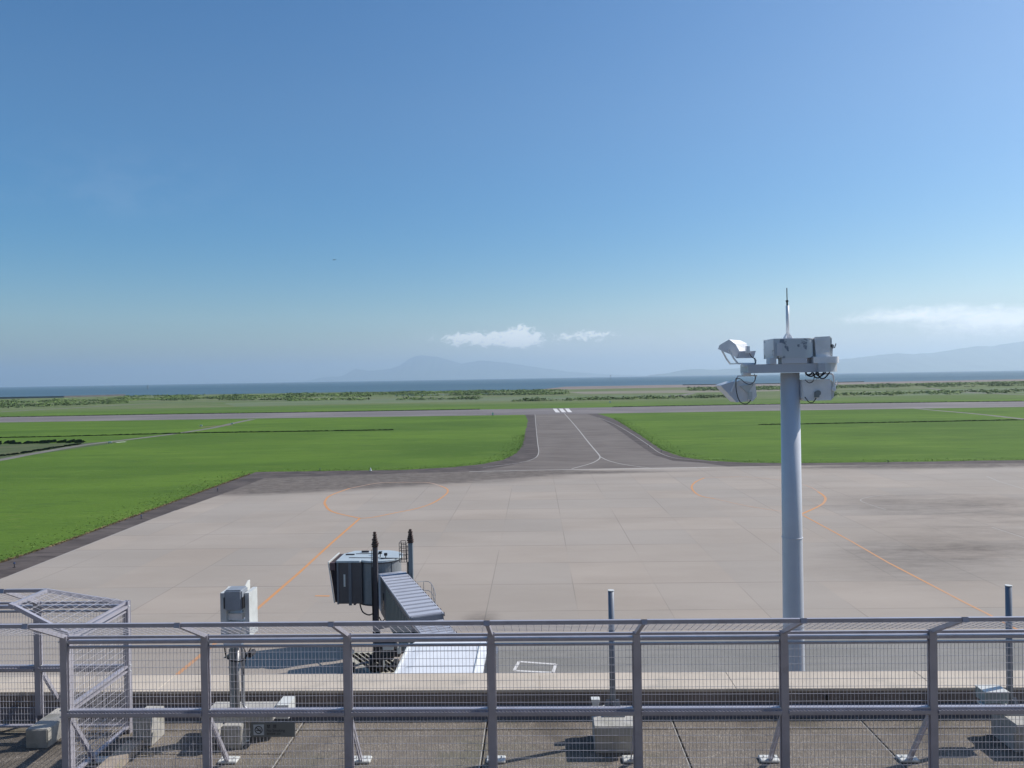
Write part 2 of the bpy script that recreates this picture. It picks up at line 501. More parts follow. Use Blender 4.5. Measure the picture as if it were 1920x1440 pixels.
def hills(name, prof, dist, depth, seed):
    """ridge whose skyline follows the mountain range; real slopes towards us and away"""
    rnd = random.Random(seed)
    bm = BM()
    cols = []
    xs = [prof[0][0] + (prof[-1][0] - prof[0][0]) * i / 160 for i in range(161)]
    for i, u in enumerate(xs):
        for a, b in zip(prof, prof[1:]):
            if a[0] <= u <= b[0]:
                t = (u - a[0]) / (b[0] - a[0]); v_ = a[1] + (b[1] - a[1]) * t; break
        p = toY(u, v_, dist)
        h = max(5, p.z) + rnd.uniform(-1, 1) * 12
        spur = math.sin(i * .55 + seed) + .5 * math.sin(i * 1.37)
        col = []
        for k, (fy, fh) in enumerate(((-1, 0), (-.7, .16), (-.45, .38), (-.2, .72), (0, 1), (.4, .55), (1, 0))):
            y = dist + depth * (fy + (.06 * spur if k in (1, 2, 3) else 0))
            x = p.x * (y / dist if k >= 4 else 1)
            col.append(bm.verts.new((x, y, h * fh * (1 + (.10 * spur if k in (1, 2, 3) else 0)) - 3)))
        cols.append(col)
    for a, b in zip(cols, cols[1:]):
        for k in range(6):
            bm.faces.new((a[k], b[k], b[k + 1], a[k + 1]))
    return tag(obj(name, bm, M_hill), **ST)
hills('mountain', [(600, 708), (642, 705), (667, 691), (690, 695), (730, 692), (750, 685), (770, 671), (786, 666), (820, 669), (845, 676), (865, 682), (900, 676), (950, 680), (1010, 689), (1060, 696), (1125, 701), (1200, 704)], 44000, 5000, 1)
hills('mountain', [(1215, 703), (1255, 699), (1285, 693), (1315, 691), (1340, 694), (1370, 691), (1420, 688), (1500, 682), (1570, 674), (1610, 670), (1660, 664), (1685, 662), (1710, 664), (1760, 660), (1800, 653), (1835, 649), (1860, 649), (1890, 644), (1920, 640), (2000, 628), (2150, 622), (2300, 640), (2500, 660)], 31000, 4500, 4)

# --- pavements
Z = .004
run_t = [G(-400, 788.5), G(0, 782), G(480, 774), G(960, 766.8), G(1440, 758.3), G(1920, 752.5), G(2300, 747)]
run_b = [G(2300, 756), G(1920, 763.0), G(1440, 770.4), G(1120, 775.5), G(985, 777.8), G(480, 784.6), G(0, 792.2), G(-400, 799)]
tag(flat_poly('runway', run_t + run_b, Z, M_runway), **ST)
lk = [G(985, 777.5), G(990, 790), G(984, 815), G(979, 836), G(968, 850), G(945, 862), G(905, 870), G(850, 876), G(760, 881), G(480, 885)]
lk2 = [G(240, 972), G(120, 1016), G(0, 1055), G(-400, 1205), G(-900, 1440)]
rk = [G(2400, 850), G(1920, 862.5), G(1700, 866), G(1500, 868.5), G(1400, 867.5), G(1330, 864), G(1280, 857), G(1240, 843), G(1200, 816), G(1168, 795), G(1150, 785), G(1132, 779), G(1120, 775.5)]
# dark asphalt shoulder under everything along the grass edge
tag(flat_poly('shoulder', lk + lk2 + [(-60, 8), (160, 8)] + rk, Z * 2, M_shoulder, .22, 1.6), **ST)
# taxiway surface
tw = [G(1003, 777.2), G(1006, 800), G(1009, 835), G(1011, 848), G(1004, 860), G(975, 869), G(935, 877), G(880, 886), G(1000, 888), G(1400, 880), G(1318, 868), G(1262, 864), G(1226, 853), G(1198, 834), G(1168, 812), G(1142, 795), G(1122, 783), G(1100, 776)]
tag(flat_poly('taxiway', tw, Z * 3, M_taxi), **ST)
ap = [G(495, 897), G(700, 889.5), G(880, 883.8), G(1000, 881), G(1150, 878.5), G(1330, 875.5), G(1500, 873), G(1920, 868.5), G(2400, 860), (160, 12), (-60, 12), G(-700, 1350), G(16, 1080), G(286, 973), G(443, 917)]
tag(flat_poly('apron', ap, Z * 4, M_apron), **ST)
gp = G(915, 1196)
sr = [(G(912, 1196)[0], G(912, 1196)[1]), (G(1500, 1190)[0], gp[1]), (120, gp[1]), (120, 16), (gp[0], 16)]
tag(flat_poly('service_road', sr, Z * 5, M_gse), **ST)
# tracks in the grass
tag(ribbon('gravel_track', [G(-60, 872), G(0, 862.5), G(60, 851), G(160, 834), G(230, 825.5), G(330, 813), G(400, 802), G(440, 793), G(475, 786)], 3.2, Z * 2, M_path, 4), **ST)
tag(ribbon('gravel_track', [G(1715, 765.7), G(1760, 770), G(1830, 776), G(1920, 786), G(1990, 795)], 3.0, Z * 2, M_path, 4), **ST)
tag(ribbon('gravel_track', [G(0, 772), G(150, 764), G(235, 759), G(330, 754.5), G(520, 751), G(700, 749.5), G(1000, 748), G(1240, 744), G(1300, 737)], 7, Z * 2, M_path, 4), **ST)
tag(ribbon('gravel_track', [G(560, 748), G(720, 744.5), G(960, 741), G(1200, 737.5)], 6, Z * 2, M_path, 4), **ST)
tag(ribbon('gravel_track', [G(1570, 731), G(1720, 727), G(1800, 735), G(1980, 742)], 6, Z * 2, M_path, 4), **ST)
M_field = asphalt('pale_field', (.105, .150, .065), (.145, .185, .09), (.17, .18, .11), .6, .003, .02)
M_field2 = asphalt('dry_field', (.19, .175, .13), (.24, .22, .17), (.15, .16, .09), .6, .003, .02)
tag(flat_poly('field', [G(420, 756), G(720, 747), G(1050, 743), G(1290, 739), G(1300, 744), G(1050, 750), G(700, 756), G(440, 762)], Z, M_field), **ST)
tag(flat_poly('field', [G(1060, 735), G(1380, 730), G(1560, 727), G(1560, 731), G(1380, 735), G(1100, 739)], Z, M_field2), **ST)
tag(flat_poly('marsh', [G(-60, 834), G(160, 830), G(225, 828), G(215, 831), G(150, 840), G(60, 853), G(-60, 870)], Z, asphalt('marsh_growth', (.045, .085, .022), (.085, .115, .04), (.16, .13, .075), .5, .1, .4)), **ST)
tag(flat_poly('field', [G(1580, 735), G(1920, 727), G(1990, 730), G(1990, 736), G(1620, 743)], Z, M_field), **ST)
# ditches: narrow dark cuts with rank grass
M_ditch = mat('ditch_growth', (.022, .040, .014), .9, 0, .4, .4)
def ditch(name, pts, wdt, hgt):
    bm = BM()
    P = curvepts([Vector((p[0], p[1], 0)) for p in pts], 10)
    for p in P:
        pass
    rnd = random.Random(len(pts))
    for a, b in zip(P, P[1:]):
        L = (b - a).length; k = max(1, int(L / .45))
        for i in range(k):
            c = a.lerp(b, (i + rnd.random()) / k) + Vector((rnd.uniform(-.3, .3) * wdt, rnd.uniform(-.5, .5) * wdt, 0))
            hh = hgt * rnd.uniform(.5, 1.1)
            for q in range(4):
                an = rnd.uniform(-.6, .6)
                d = Vector((math.cos(an), math.sin(an), 0)) * rnd.uniform(.4, 1.1)
                t_ = Vector((rnd.uniform(-.3, .3), rnd.uniform(-.3, .3), hh))
                vs = [bm.verts.new(c - d), bm.verts.new(c + d), bm.verts.new(c + d * .5 + t_), bm.verts.new(c - d * .6 + t_ * .8)]
                bm.faces.new(vs)
    return tag(obj(name, bm, M_ditch), kind='stuff')
ditch('ditch_weeds', [G(-60, 822), G(100, 819), G(340, 812.8), G(540, 809.5), G(735, 806.5)], 1.0, .35)
ditch('ditch_weeds', [G(1425, 796.5), G(1600, 793.5), G(1920, 787.5), G(2000, 786)], .9, .3)
ditch('ditch_weeds', [G(-60, 833), G(0, 832.5), G(80, 830.5), G(158, 829.5)], 5.0, 1.0)
ditch('ditch_weeds', [G(-40, 859), G(20, 853), G(60, 847), G(110, 839), G(150, 833)], 1.6, .5)
ditch('runway_edge_weeds', [G(0, 782.2), G(300, 777), G(620, 772.3), G(900, 767.6)], 1.6, .35)
ditch('runway_edge_weeds', [G(1150, 763.3), G(1400, 759), G(1700, 754.9), G(1920, 752.3)], 1.6, .35)

# --- painted markings
M = lambda *a: tag(ribbon(*a), kind='structure')
zl = Z * 6
M('lead_in_line', [G(300, 1295), G(335, 1263), G(402, 1208), G(480, 1144), G(560, 1075), G(620, 1020), G(675, 972)], .30, zl, M_orange)
loopL = [G(*p) for p in ((675, 972), (624, 960), (610, 947), (610, 939), (620, 929), (655, 916), (690, 909), (715, 905.5), (767, 904.5), (805, 905.5), (825, 911), (837, 916), (839.5, 922.5), (830, 932), (810, 944), (780, 954), (745, 961), (700, 970), (675, 972))]
M('turning_circle_line', loopL[:6], .34, zl, M_orange, 5)
M('turning_circle_line', loopL[5:11], .30, zl, M_orange_f, 5)
M('turning_circle_line', loopL[10:], .30, zl, M_orange, 5)
M('lead_in_line', [G(1503, 965), G(1594, 1014), G(1665, 1055), G(1736, 1092), G(1806.6, 1129), G(1852.6, 1152), G(2010, 1235)], .22, zl, M_orange)
loopR = [G(*p) for p in ((1321, 896), (1304, 904), (1297, 915), (1311, 929), (1339, 935), (1399, 948.5), (1452, 957), (1503, 964), (1530, 952), (1544.5, 943), (1547, 932.6), (1534, 922), (1518, 913), (1480, 903), (1400, 894.5), (1321, 896))]
M('turning_circle_line', loopR[:5], .30, zl, M_orange, 5)
M('turning_circle_line', loopR[4:8], .24, zl, M_orange_f, 5)
M('turning_circle_line', loopR[7:12], .34, zl, M_orange, 5)
M('turning_circle_line', loopR[11:], .24, zl, M_orange_f, 5)
M('stop_mark', [G(591, 1117.5), G(618, 1118)], .30, zl, M_orange)
M('faded_line', [G(1920, 917), G(1872, 902.5), G(1850, 893)], .12, zl, M_whitef)
M('faded_line', [G(1661, 956), G(1615, 940), G(1625, 933), G(1660, 928)], .10, zl, M_whitef, 4)
M('faded_line', [G(1860, 989), G(1925, 1010)], .10, zl, M_whitef)
M('apron_edge_line', [G(880, 884.5), G(1000, 881.8), G(1150, 879.3), G(1330, 876.3)], .25, zl, M_whitep)
M('apron_edge_line', [G(16, 1081), G(286, 974), G(330, 957)], .10, zl, M_whitef)
M('taxiway_centre_line', [G(1058, 775), G(1080, 800), G(1103, 829), G(1120, 849), G(1125, 856)], .30, Z * 5, M_lane, 4)
M('taxiway_centre_line', [G(1125, 856), G(1123, 861), G(1108, 869), G(1072, 879)], .30, Z * 5, M_lane, 4)
M('taxiway_centre_line', [G(1125, 856), G(1140, 863.5), G(1170, 871), G(1222, 878)], .26, Z * 5, M_lane, 4)
M('taxiway_edge_line', [G(1003, 777), G(1005, 800), G(1008, 830), G(1010, 848), G(1003, 859), G(980, 866.5), G(955, 870.5), G(905, 877)], .18, Z * 4, M_lane, 4)
M('taxiway_edge_line', [G(1122, 783), G(1152, 795), G(1182, 812), G(1214, 833), G(1235, 848), G(1262, 858), G(1300, 862.5), G(1345, 865.5)], .16, Z * 4, M_lane, 4)
for k in range(3):
    o = 11.4 * k
    tag(flat_poly('runway_marking', [G(1036.5 + o, 766.3 - k * .15), G(1043.5 + o, 766.3 - k * .15), G(1050 + o, 773.2 - k * .15), G(1042 + o, 773.2 - k * .15)], Z * 3, M_whitep), **ST)
M('runway_edge_line', [G(-200, 787.2), G(0, 784.0), G(480, 776.0), G(960, 768.6)], 1.1, Z * 3, M_whitef)
M('runway_edge_line', [G(1100, 766.2), G(1440, 760.2), G(1920, 754.2)], 1.1, Z * 3, M_whitef)
M('runway_edge_line', [G(-200, 794), G(0, 790.6), G(480, 783.1), G(912, 776.9)], .9, Z * 3, M_whitef)
M('runway_edge_line', [G(1240, 772.3), G(1440, 769), G(1920, 761.8)], .9, Z * 3, M_whitef)
# white parking box on the service road
bm = BM()
A, B_, C_, D_ = [Vector((*G(*p), 0)) for p in ((973, 1241), (1042, 1246), (1037, 1261.5), (964, 1258))]
for a, b in ((A, B_), (B_, C_), (C_, D_), (D_, A)):
    e = (b - a).normalized() * .0
    ribbon_into(bm, [a - e, b + e], .20, zl)
tag(obj('parking_box_line', bm, M_whitep), **ST)
# hatched keep-clear patch by the bridge wheels
M_hatch = paint('pale_hatch_paint', (.45, .43, .36), .3)
bm = BM()
q = [Vector((*G(*p), 0)) for p in ((655, 1227), (676, 1222), (706, 1236), (700, 1243), (690, 1248), (655, 1249))]
q2 = [Vector((*G(*p), 0)) for p in ((700, 1252), (735, 1248), (742, 1256), (738, 1266), (722, 1268))]
c0, c1 = Vector((*G(640, 1262), 0)), Vector((*G(690, 1222), 0))
for i in range(7):
    a = Vector((*G(648 + i * 11, 1224), 0)); b = Vector((*G(700 + i * 11, 1262), 0))
    ribbon_into(bm, [a, b], .55, Z * 6)
tag(obj('hatched_marking', bm, M_hatch), **ST)

# --- far scrub on the coast (reads as one mass)
def scrub(name, bands, n, hmin, hmax, seed):
    rnd = random.Random(seed)
    bm = BM()
    for i in range(n):
        (u0, u1, v0a, v0b, v1a, v1b, wgt) = rnd.choices(bands, [b[6] for b in bands])[0]
        u = rnd.uniform(u0, u1); t = (u - u0) / (u1 - u0)
        vt = v0a + (v0b - v0a) * t; vb = v1a + (v1b - v1a) * t
        v_ = rnd.uniform(vt, vb)
        if math.sin(u * .021 + v_ * .9) + math.sin(u * .057 + 1.3) * .7 + rnd.uniform(-.8, .8) < -.3: continue
        x, y = G(u, v_)
        hh = rnd.uniform(hmin, hmax); wd = hh * rnd.uniform(.9, 2.4)
        for q in range(16):
            a = rnd.uniform(0, 2 * math.pi); rr = math.sqrt(rnd.random())
            cz = hh * rnd.random() ** .7 * math.sqrt(1 - rr * rr * .9)
            c = Vector((x + math.cos(a) * rr * wd, y + math.sin(a) * rr * wd, cz))
            nrm = Vector((math.cos(a) * rr, math.sin(a) * rr, .6 + rnd.random())).normalized()
            tt = nrm.cross(Vector((rnd.uniform(-1, 1), rnd.uniform(-1, 1), rnd.uniform(-1, 1)))).normalized()
            uu = nrm.cross(tt)
            s = hh * rnd.uniform(.22, .42)
            bm.faces.new([bm.verts.new(c + tt * s * math.cos(k * 1.257) * rnd.uniform(.7, 1.2) + uu * s * math.sin(k * 1.257)) for k in range(5)])
    return tag(obj(name, bm, M_leaf), kind='stuff')
scrub('coastal_scrub', [(235, 560, 742.5, 739.5, 752, 750, 1.4), (540, 760, 738, 735.5, 746, 743, 1.0), (730, 1065, 734.5, 731.5, 743, 740, 1.9), (0, 240, 751, 745, 766, 756, .7),
                        (1290, 1620, 727, 722, 733, 729, 1.2), (1600, 1960, 721, 715.5, 729, 723, 1.0), (540, 900, 750, 746, 752, 749, .35), (960, 1400, 750, 742, 753, 745, .4), (1560, 1960, 740, 731, 744, 736, .5)], 11000, .9, 2.6, 11)
# tall grass and weeds along the mown edge of the apron
M_tuft = mat('rank_grass', (.13, .21, .045), .9, 0, .5, .5)
def tufts(name, lines, step, hgt, m, seed, spread=1.5):
    rnd = random.Random(seed); bm = BM()
    for ln in lines:
        for a, b in zip(ln, ln[1:]):
            a = Vector((a[0], a[1], 0)); b = Vector((b[0], b[1], 0)); L = (b - a).length
            nrm = Vector((-(b - a).y, (b - a).x, 0)).normalized()
            for i in range(int(L / step)):
                c = a.lerp(b, rnd.random()) + nrm * rnd.uniform(-.12, 1) * spread * rnd.random()
                hh = hgt * rnd.uniform(.35, 1)
                for k in range(3):
                    an = rnd.uniform(0, math.pi); d = Vector((math.cos(an), math.sin(an), 0)) * rnd.uniform(.03, .12)
                    t_ = Vector((rnd.uniform(-.15, .15), rnd.uniform(-.15, .15), hh))
                    bm.faces.new([bm.verts.new(c - d), bm.verts.new(c + d), bm.verts.new(c + t_)])
    return tag(obj(name, bm, m), kind='stuff')
edgeL = [G(480, 883.5), G(240, 971), G(120, 1015), G(0, 1054), G(-100, 1090)]
tufts('edge_grass', [edgeL[::-1]], .06, .11, M_tuft, 3, 7)
tufts('edge_grass', [[G(480, 884.5), G(760, 880.5), G(850, 875.5), G(905, 869.5), G(945, 861.5), G(968, 849.5), G(979, 835.5), G(984, 815)]], .07, .12, M_tuft, 4, 6)
tufts('edge_grass', [[G(1150, 784), G(1200, 815), G(1240, 842), G(1280, 856), G(1330, 863), G(1400, 866.8), G(1500, 868), G(1920, 862)]], .08, .12, M_tuft, 5, 6)
M_dry = mat('dry_grass', (.26, .20, .10), .9, 0, .3, 2)
tufts('dry_edge_grass', [[G(0, 1056), G(120, 1017), G(240, 973), G(470, 889)]], .05, .2, M_dry, 6, .5)

# ================================================================== THINGS ON THE AIRFIELD
def edge_light(u, v, label, k=1.0):
    x, y = G(u, v)
    t = empty('edge_light', (x, y, .016))
    bm = BM(); tube(bm, [(x, y, .016), (x, y, .05)], .14 * k, 8)
    obj('base', bm, M_dark, t)
    bm = BM(); tube(bm, [(x, y, .05), (x, y, .34 * k)], .035 * k, 6)
    obj('stem', bm, M_dark, t)
    bm = BM(); tube(bm, [(x, y, .34 * k), (x, y, .42 * k), (x, y, .50 * k)], .10 * k, 8, .05 * k)
    obj('lens', bm, mat_blue, t)
    tag(t, label, 'edge light', 'taxiway edge lights along the pavement')
mat_blue = mat('blue_lens', (.03, .05, .12), .3)
edge_light(27, 1064, 'dark edge light on the dark verge nearest the left frame edge', 1.1)
edge_light(265, 973, 'dark edge light on the verge above the wide pale concrete, middle of three', 1.1)
edge_light(408, 921, 'dark edge light at the verge just before the stained corner of the apron', 1.1)
edge_light(1216, 838, 'small edge light halfway up the right side of the taxiway')
edge_light(1240, 848, 'small edge light at the right taxiway curve beside the grass corner')
edge_light(1665, 867.5, 'small edge light on the far verge right of the mast')
edge_light(1010, 797, 'small edge light on the left taxiway line near the runway')
edge_light(600, 883, 'small edge light on the far verge behind the left turning circle')
def cone(u, v):
    x, y = G(u, v)
    t = empty('marker_cone', (x, y, .02))
    bm = BM(); box(bm, x - .28, x + .28, y - .28, y + .28, .02, .06); obj('base', bm, M_dark, t)
    bm = BM(); tube(bm, [(x, y, .06), (x, y, .7)], .22, 10, .05); obj('body', bm, M_pale, t)
    tag(t, 'small white cone standing on the apron edge below the grass', 'cone')
cone(695, 883.5)
def marker_board(u, v, wd, hh, label, col=None):
    x, y = G(u, v)
    t = empty('marker_board', (x, y, 0))
    bm = BM(); box(bm, x - wd / 2, x + wd / 2, y, y + .12, .3, .3 + hh); bev(bm, .02); obj('panel', bm, col or M_pale, t)
    for s in (-1, 1):
        bm = BM(); tube(bm, [(x + s * wd * .35, y + .06, 0), (x + s * wd * .35, y + .06, .3)], .05, 6); obj('leg', bm, M_dark, t)
    tag(t, label, 'marker board', 'low boards in the airfield grass')
marker_board(377, 800.5, 1.0, .6, 'white board at the left end of the dirt strip on the grass')
marker_board(435, 796.5, 1.0, .6, 'white board at the right end of the dirt strip near the runway')
marker_board(924, 779.5, .9, 1.3, 'white upright marker in dark weeds left of the taxiway mouth')
marker_board(206, 832, 1.2, .4, 'low white board beside the gravel track junction, left')
marker_board(1144, 755.5, 1.2, .8, 'pale low board in the grass just beyond the runway')
tag(ribbon('dirt_strip', [G(375, 801.5), G(405, 798.5), G(436, 797.5)], 2.0, Z * 3, mat('bare_dirt', (.24, .15, .09), .9)), **ST)
tag(ribbon('concrete_strip', [G(218, 829.5), G(236, 828.3)], 1.5, Z * 3, M_whitep), **ST)

# white rail along the coast road
t = empty('coastal_railing', (*G(850, 741), 0))
bm = BM()
rp = [Vector((*G(u, v), 0)) for u, v in ((742, 743), (800, 742), (870, 741), (965, 739.8))]
L = sum((b - a).length for a, b in zip(rp, rp[1:]))
for a, b in zip(rp, rp[1:]):
    beam(bm, a + Vector((0, 0, 1.35)), b + Vector((0, 0, 1.35)), .12, .22)
    beam(bm, a + Vector((0, 0, .75)), b + Vector((0, 0, .75)), .12, .22)
    k = int((b - a).length / 4.5)
    for i in range(k):
        c = a.lerp(b, i / k); bm2 = BM(); box(bm2, c.x - .3, c.x + .3, c.y - .15, c.y + .15, 0, 1.7); obj('post', bm2, M_pale, t)
obj('rail', bm, M_pale, t)
tag(t, 'long white railing with many posts in front of the coastal scrub', 'railing')
# dark sea wall at the far left
t = empty('sea_wall', (*G(110, 746), 0))
bm = BM()
sw = [Vector((*G(u, v), 0)) for u, v in ((-150, 749), (0, 747.3), (120, 745), (235, 741.8))]
for a, b in zip(sw, sw[1:]):
    beam(bm, a + Vector((0, 0, .5)), b + Vector((0, 0, .5)), 1.2, 3.4)
obj('wall', bm, mat('sea_wall_concrete', (.20, .18, .165), .9, 0, .2, .05), t)
tag(t, 'dark low sea wall between the fields and the water at far left', 'sea wall')
t = empty('sea_wall', (*G(1450, 722), 0))
bm = BM()
sw = [Vector((*G(u, v), 0)) for u, v in ((1280, 721.8), (1345, 721.0), (1460, 719.2), (1620, 715.8))]
for a, b in zip(sw, sw[1:]):
    beam(bm, a + Vector((0, 0, .2)), b + Vector((0, 0, .1)), 1.2, 1.5)
obj('wall', bm, MATS['sea_wall_concrete'], t)
tag(t, 'dark low breakwater at the mud flat behind the light mast', 'sea wall')

# pylons standing in the sea
def sea_tower(u, v, hgt, label):
    x, y = G(u, v)
    t = empty('sea_tower', (x, y, -.9))
    for sx in (-1, 1):
        for sy in (-1, 1):
            bm = BM(); beam(bm, (x + sx * 2.2, y + sy * 2.2, -.9), (x + sx * 1.4, y + sy * 1.4, hgt), .45, .45); obj('leg', bm, M_stack, t)
    bm = BM()
    for k in range(1, 4):
        z = hgt * k / 4; s = 2.2 - .8 * k / 4
        for a, b in (((-s, -s), (s, -s)), ((s, -s), (s, s)), ((s, s), (-s, s)), ((-s, s), (-s, -s))):
            beam(bm, (x + a[0], y + a[1], z), (x + b[0], y + b[1], z), .25, .25)
    obj('bracing', bm, M_stack, t)
    bm = BM(); box(bm, x - 2.6, x + 2.6, y - 2.6, y + 2.6, hgt, hgt + .6); box(bm, x - 1.2, x + 1.2, y - 1.2, y + 1.2, hgt + .6, hgt + 3); obj('platform', bm, M_stack, t)
    tag(t, label, 'sea tower')
sea_tower(277, 729.5, 11, 'faint grey observation tower standing in the sea at left')
sea_tower(1145, 712.5, 22, 'faint far tower in the sea above the taxiway')

# small aeroplane high over the sea
ac = toY(627, 487, 1850)
t = empty('aeroplane', ac)
bm = BM()
L_ = 9.0
fx = Vector((-1, .25, 0)).normalized()
sd = Vector((fx.y, -fx.x, 0)) * -1
prof = [(-.5, .1), (-.46, .42), (-.36, .68), (-.1, .75), (.15, .6), (.35, .32), (.5, .15)]
pts = [ac + fx * (-s * L_) for s, r in prof]
rings = []
for p, (s, r) in zip(pts, prof):
    rings.append([bm.verts.new(p + sd * (r * math.cos(k * math.pi / 5)) + Vector((0, 0, r * math.sin(k * math.pi / 5)))) for k in range(10)])
for a, b in zip(rings, rings[1:]):
    for k in range(10): bm.faces.new((a[k], a[(k + 1) % 10], b[(k + 1) % 10], b[k]))
bm.faces.new(rings[0][::-1]); bm.faces.new(rings[-1])
obj('fuselage', bm, M_dark, t)
bm = BM()
for s in (-1, 1):
    a = ac + fx * .9 + Vector((0, 0, .6)); b = a + sd * (s * 4.5) + Vector((0, 0, .15)); c = b - fx * 1.1; d = ac - fx * .7 + Vector((0, 0, .6))
    prism(bm, [a, b, c, d], (0, 0, .16))
obj('wing', bm, M_pale, t)
bm = BM()
tl = ac - fx * 4.0
for s in (-1, 1):
    prism(bm, [tl + fx * .6, tl + sd * s * 1.7 + fx * .1, tl + sd * s * 1.7 - fx * .4, tl - fx * .4], (0, 0, .1))
prism(bm, [tl + fx * .7, tl - fx * .2 + Vector((0, 0, 1.5)), tl - fx * .6 + Vector((0, 0, 1.5)), tl - fx * .4], sd * .1)
obj('tail', bm, M_dark, t)
tag(t, 'tiny dark aeroplane high in the blue sky over the sea', 'aeroplane')

# ================================================================== TERMINAL BUILDING (the roof below us)
RZ = H - 5.67
PT = H - 5.20
py0, py1 = toZ(1000, 1293, PT).y, toZ(1000, 1262, PT).y
XL, XR = -26.0, 26.0
t = empty('terminal_building', (0, py1, 0))
bm = BM()
box(bm, XL, XR, 2.2, py1 - .02, 0, RZ - .10)
obj('wall', bm, mat('terminal_wall', (.20, .19, .18), .8, 0, .06), t)
bm = BM()
box(bm, XL, XR, -6, 2.4, RZ - .09, H - 1.75)
box(bm, XL, XR, -14, -7.5, 0, H + 9)  # unseen tall wall added behind the camera to darken the fence fronts
obj('upper_storey_and_sky_block', bm, MATS['terminal_wall'], t)
# paving slabs with open joints
jx = toZ(914, 1350, RZ).x
jy = toZ(1000, 1368, RZ).y
bm = BM()
ye = toZ(1000, 1347, RZ).y
yl = [2.42, jy - 8.8, jy - 7.0, jy - 5.2, jy - 3.4, jy - 1.7, jy, ye]
SP = 3.05
for i in range(-9, 9):
    for a, b in zip(yl, yl[1:]):
        x0 = jx + i * SP; g = .011
        if i == -2 and abs(b - jy) < .01:      # this row is split once more
            ym = toZ(400, 1414, RZ).y
            box(bm, x0 + g, x0 + SP - g, a + g, ym - g, RZ - .06, RZ); box(bm, x0 + g, x0 + SP - g, ym + g, b - g, RZ - .06, RZ - .001)
        else:
            box(bm, x0 + g, x0 + SP - g, a + g, b - g, RZ - .06, RZ)
bev(bm, .006)
obj('roof_paving', bm, M_roof, t)
bm = BM(); box(bm, XL, XR, 2.42, py0 - .005, RZ - .08, RZ - .065)
obj('roof_membrane', bm, M_black, t)
# joint filler strips, pale along one side as in weathered sealant
bm = BM()
for i in range(-9, 9):
    x0 = jx + i * SP
    box(bm, x0 - .028, x0 - .016, 2.42, ye - .01, RZ - .01, RZ + .002)
obj('joint_sealant', bm, M_block, t)
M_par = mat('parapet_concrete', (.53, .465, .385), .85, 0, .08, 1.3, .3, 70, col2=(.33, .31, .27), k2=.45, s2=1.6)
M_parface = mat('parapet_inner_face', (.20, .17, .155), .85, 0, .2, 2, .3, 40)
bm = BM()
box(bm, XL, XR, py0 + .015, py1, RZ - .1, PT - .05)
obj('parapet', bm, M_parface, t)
bm = BM()
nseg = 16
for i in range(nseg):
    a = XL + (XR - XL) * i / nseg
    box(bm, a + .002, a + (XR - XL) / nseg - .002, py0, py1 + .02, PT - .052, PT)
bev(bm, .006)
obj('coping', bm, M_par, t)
bm = BM(); box(bm, XL, XR, py0 - .03, py0 + .014, RZ - .05, PT - .26); bev(bm, .008)
obj('skirting', bm, mat('skirting_paint', (.17, .17, .20), .7, 0, .15, 2), t)
for x in (4.7,):
    bm = BM(); box(bm, x, x + .05, py0 - .04, py0 + .012, PT - .20, PT - .12); obj('outlet', bm, M_black, t)
tag(t, 'airport building roof of speckled concrete paving ending in a pale parapet', 'building')

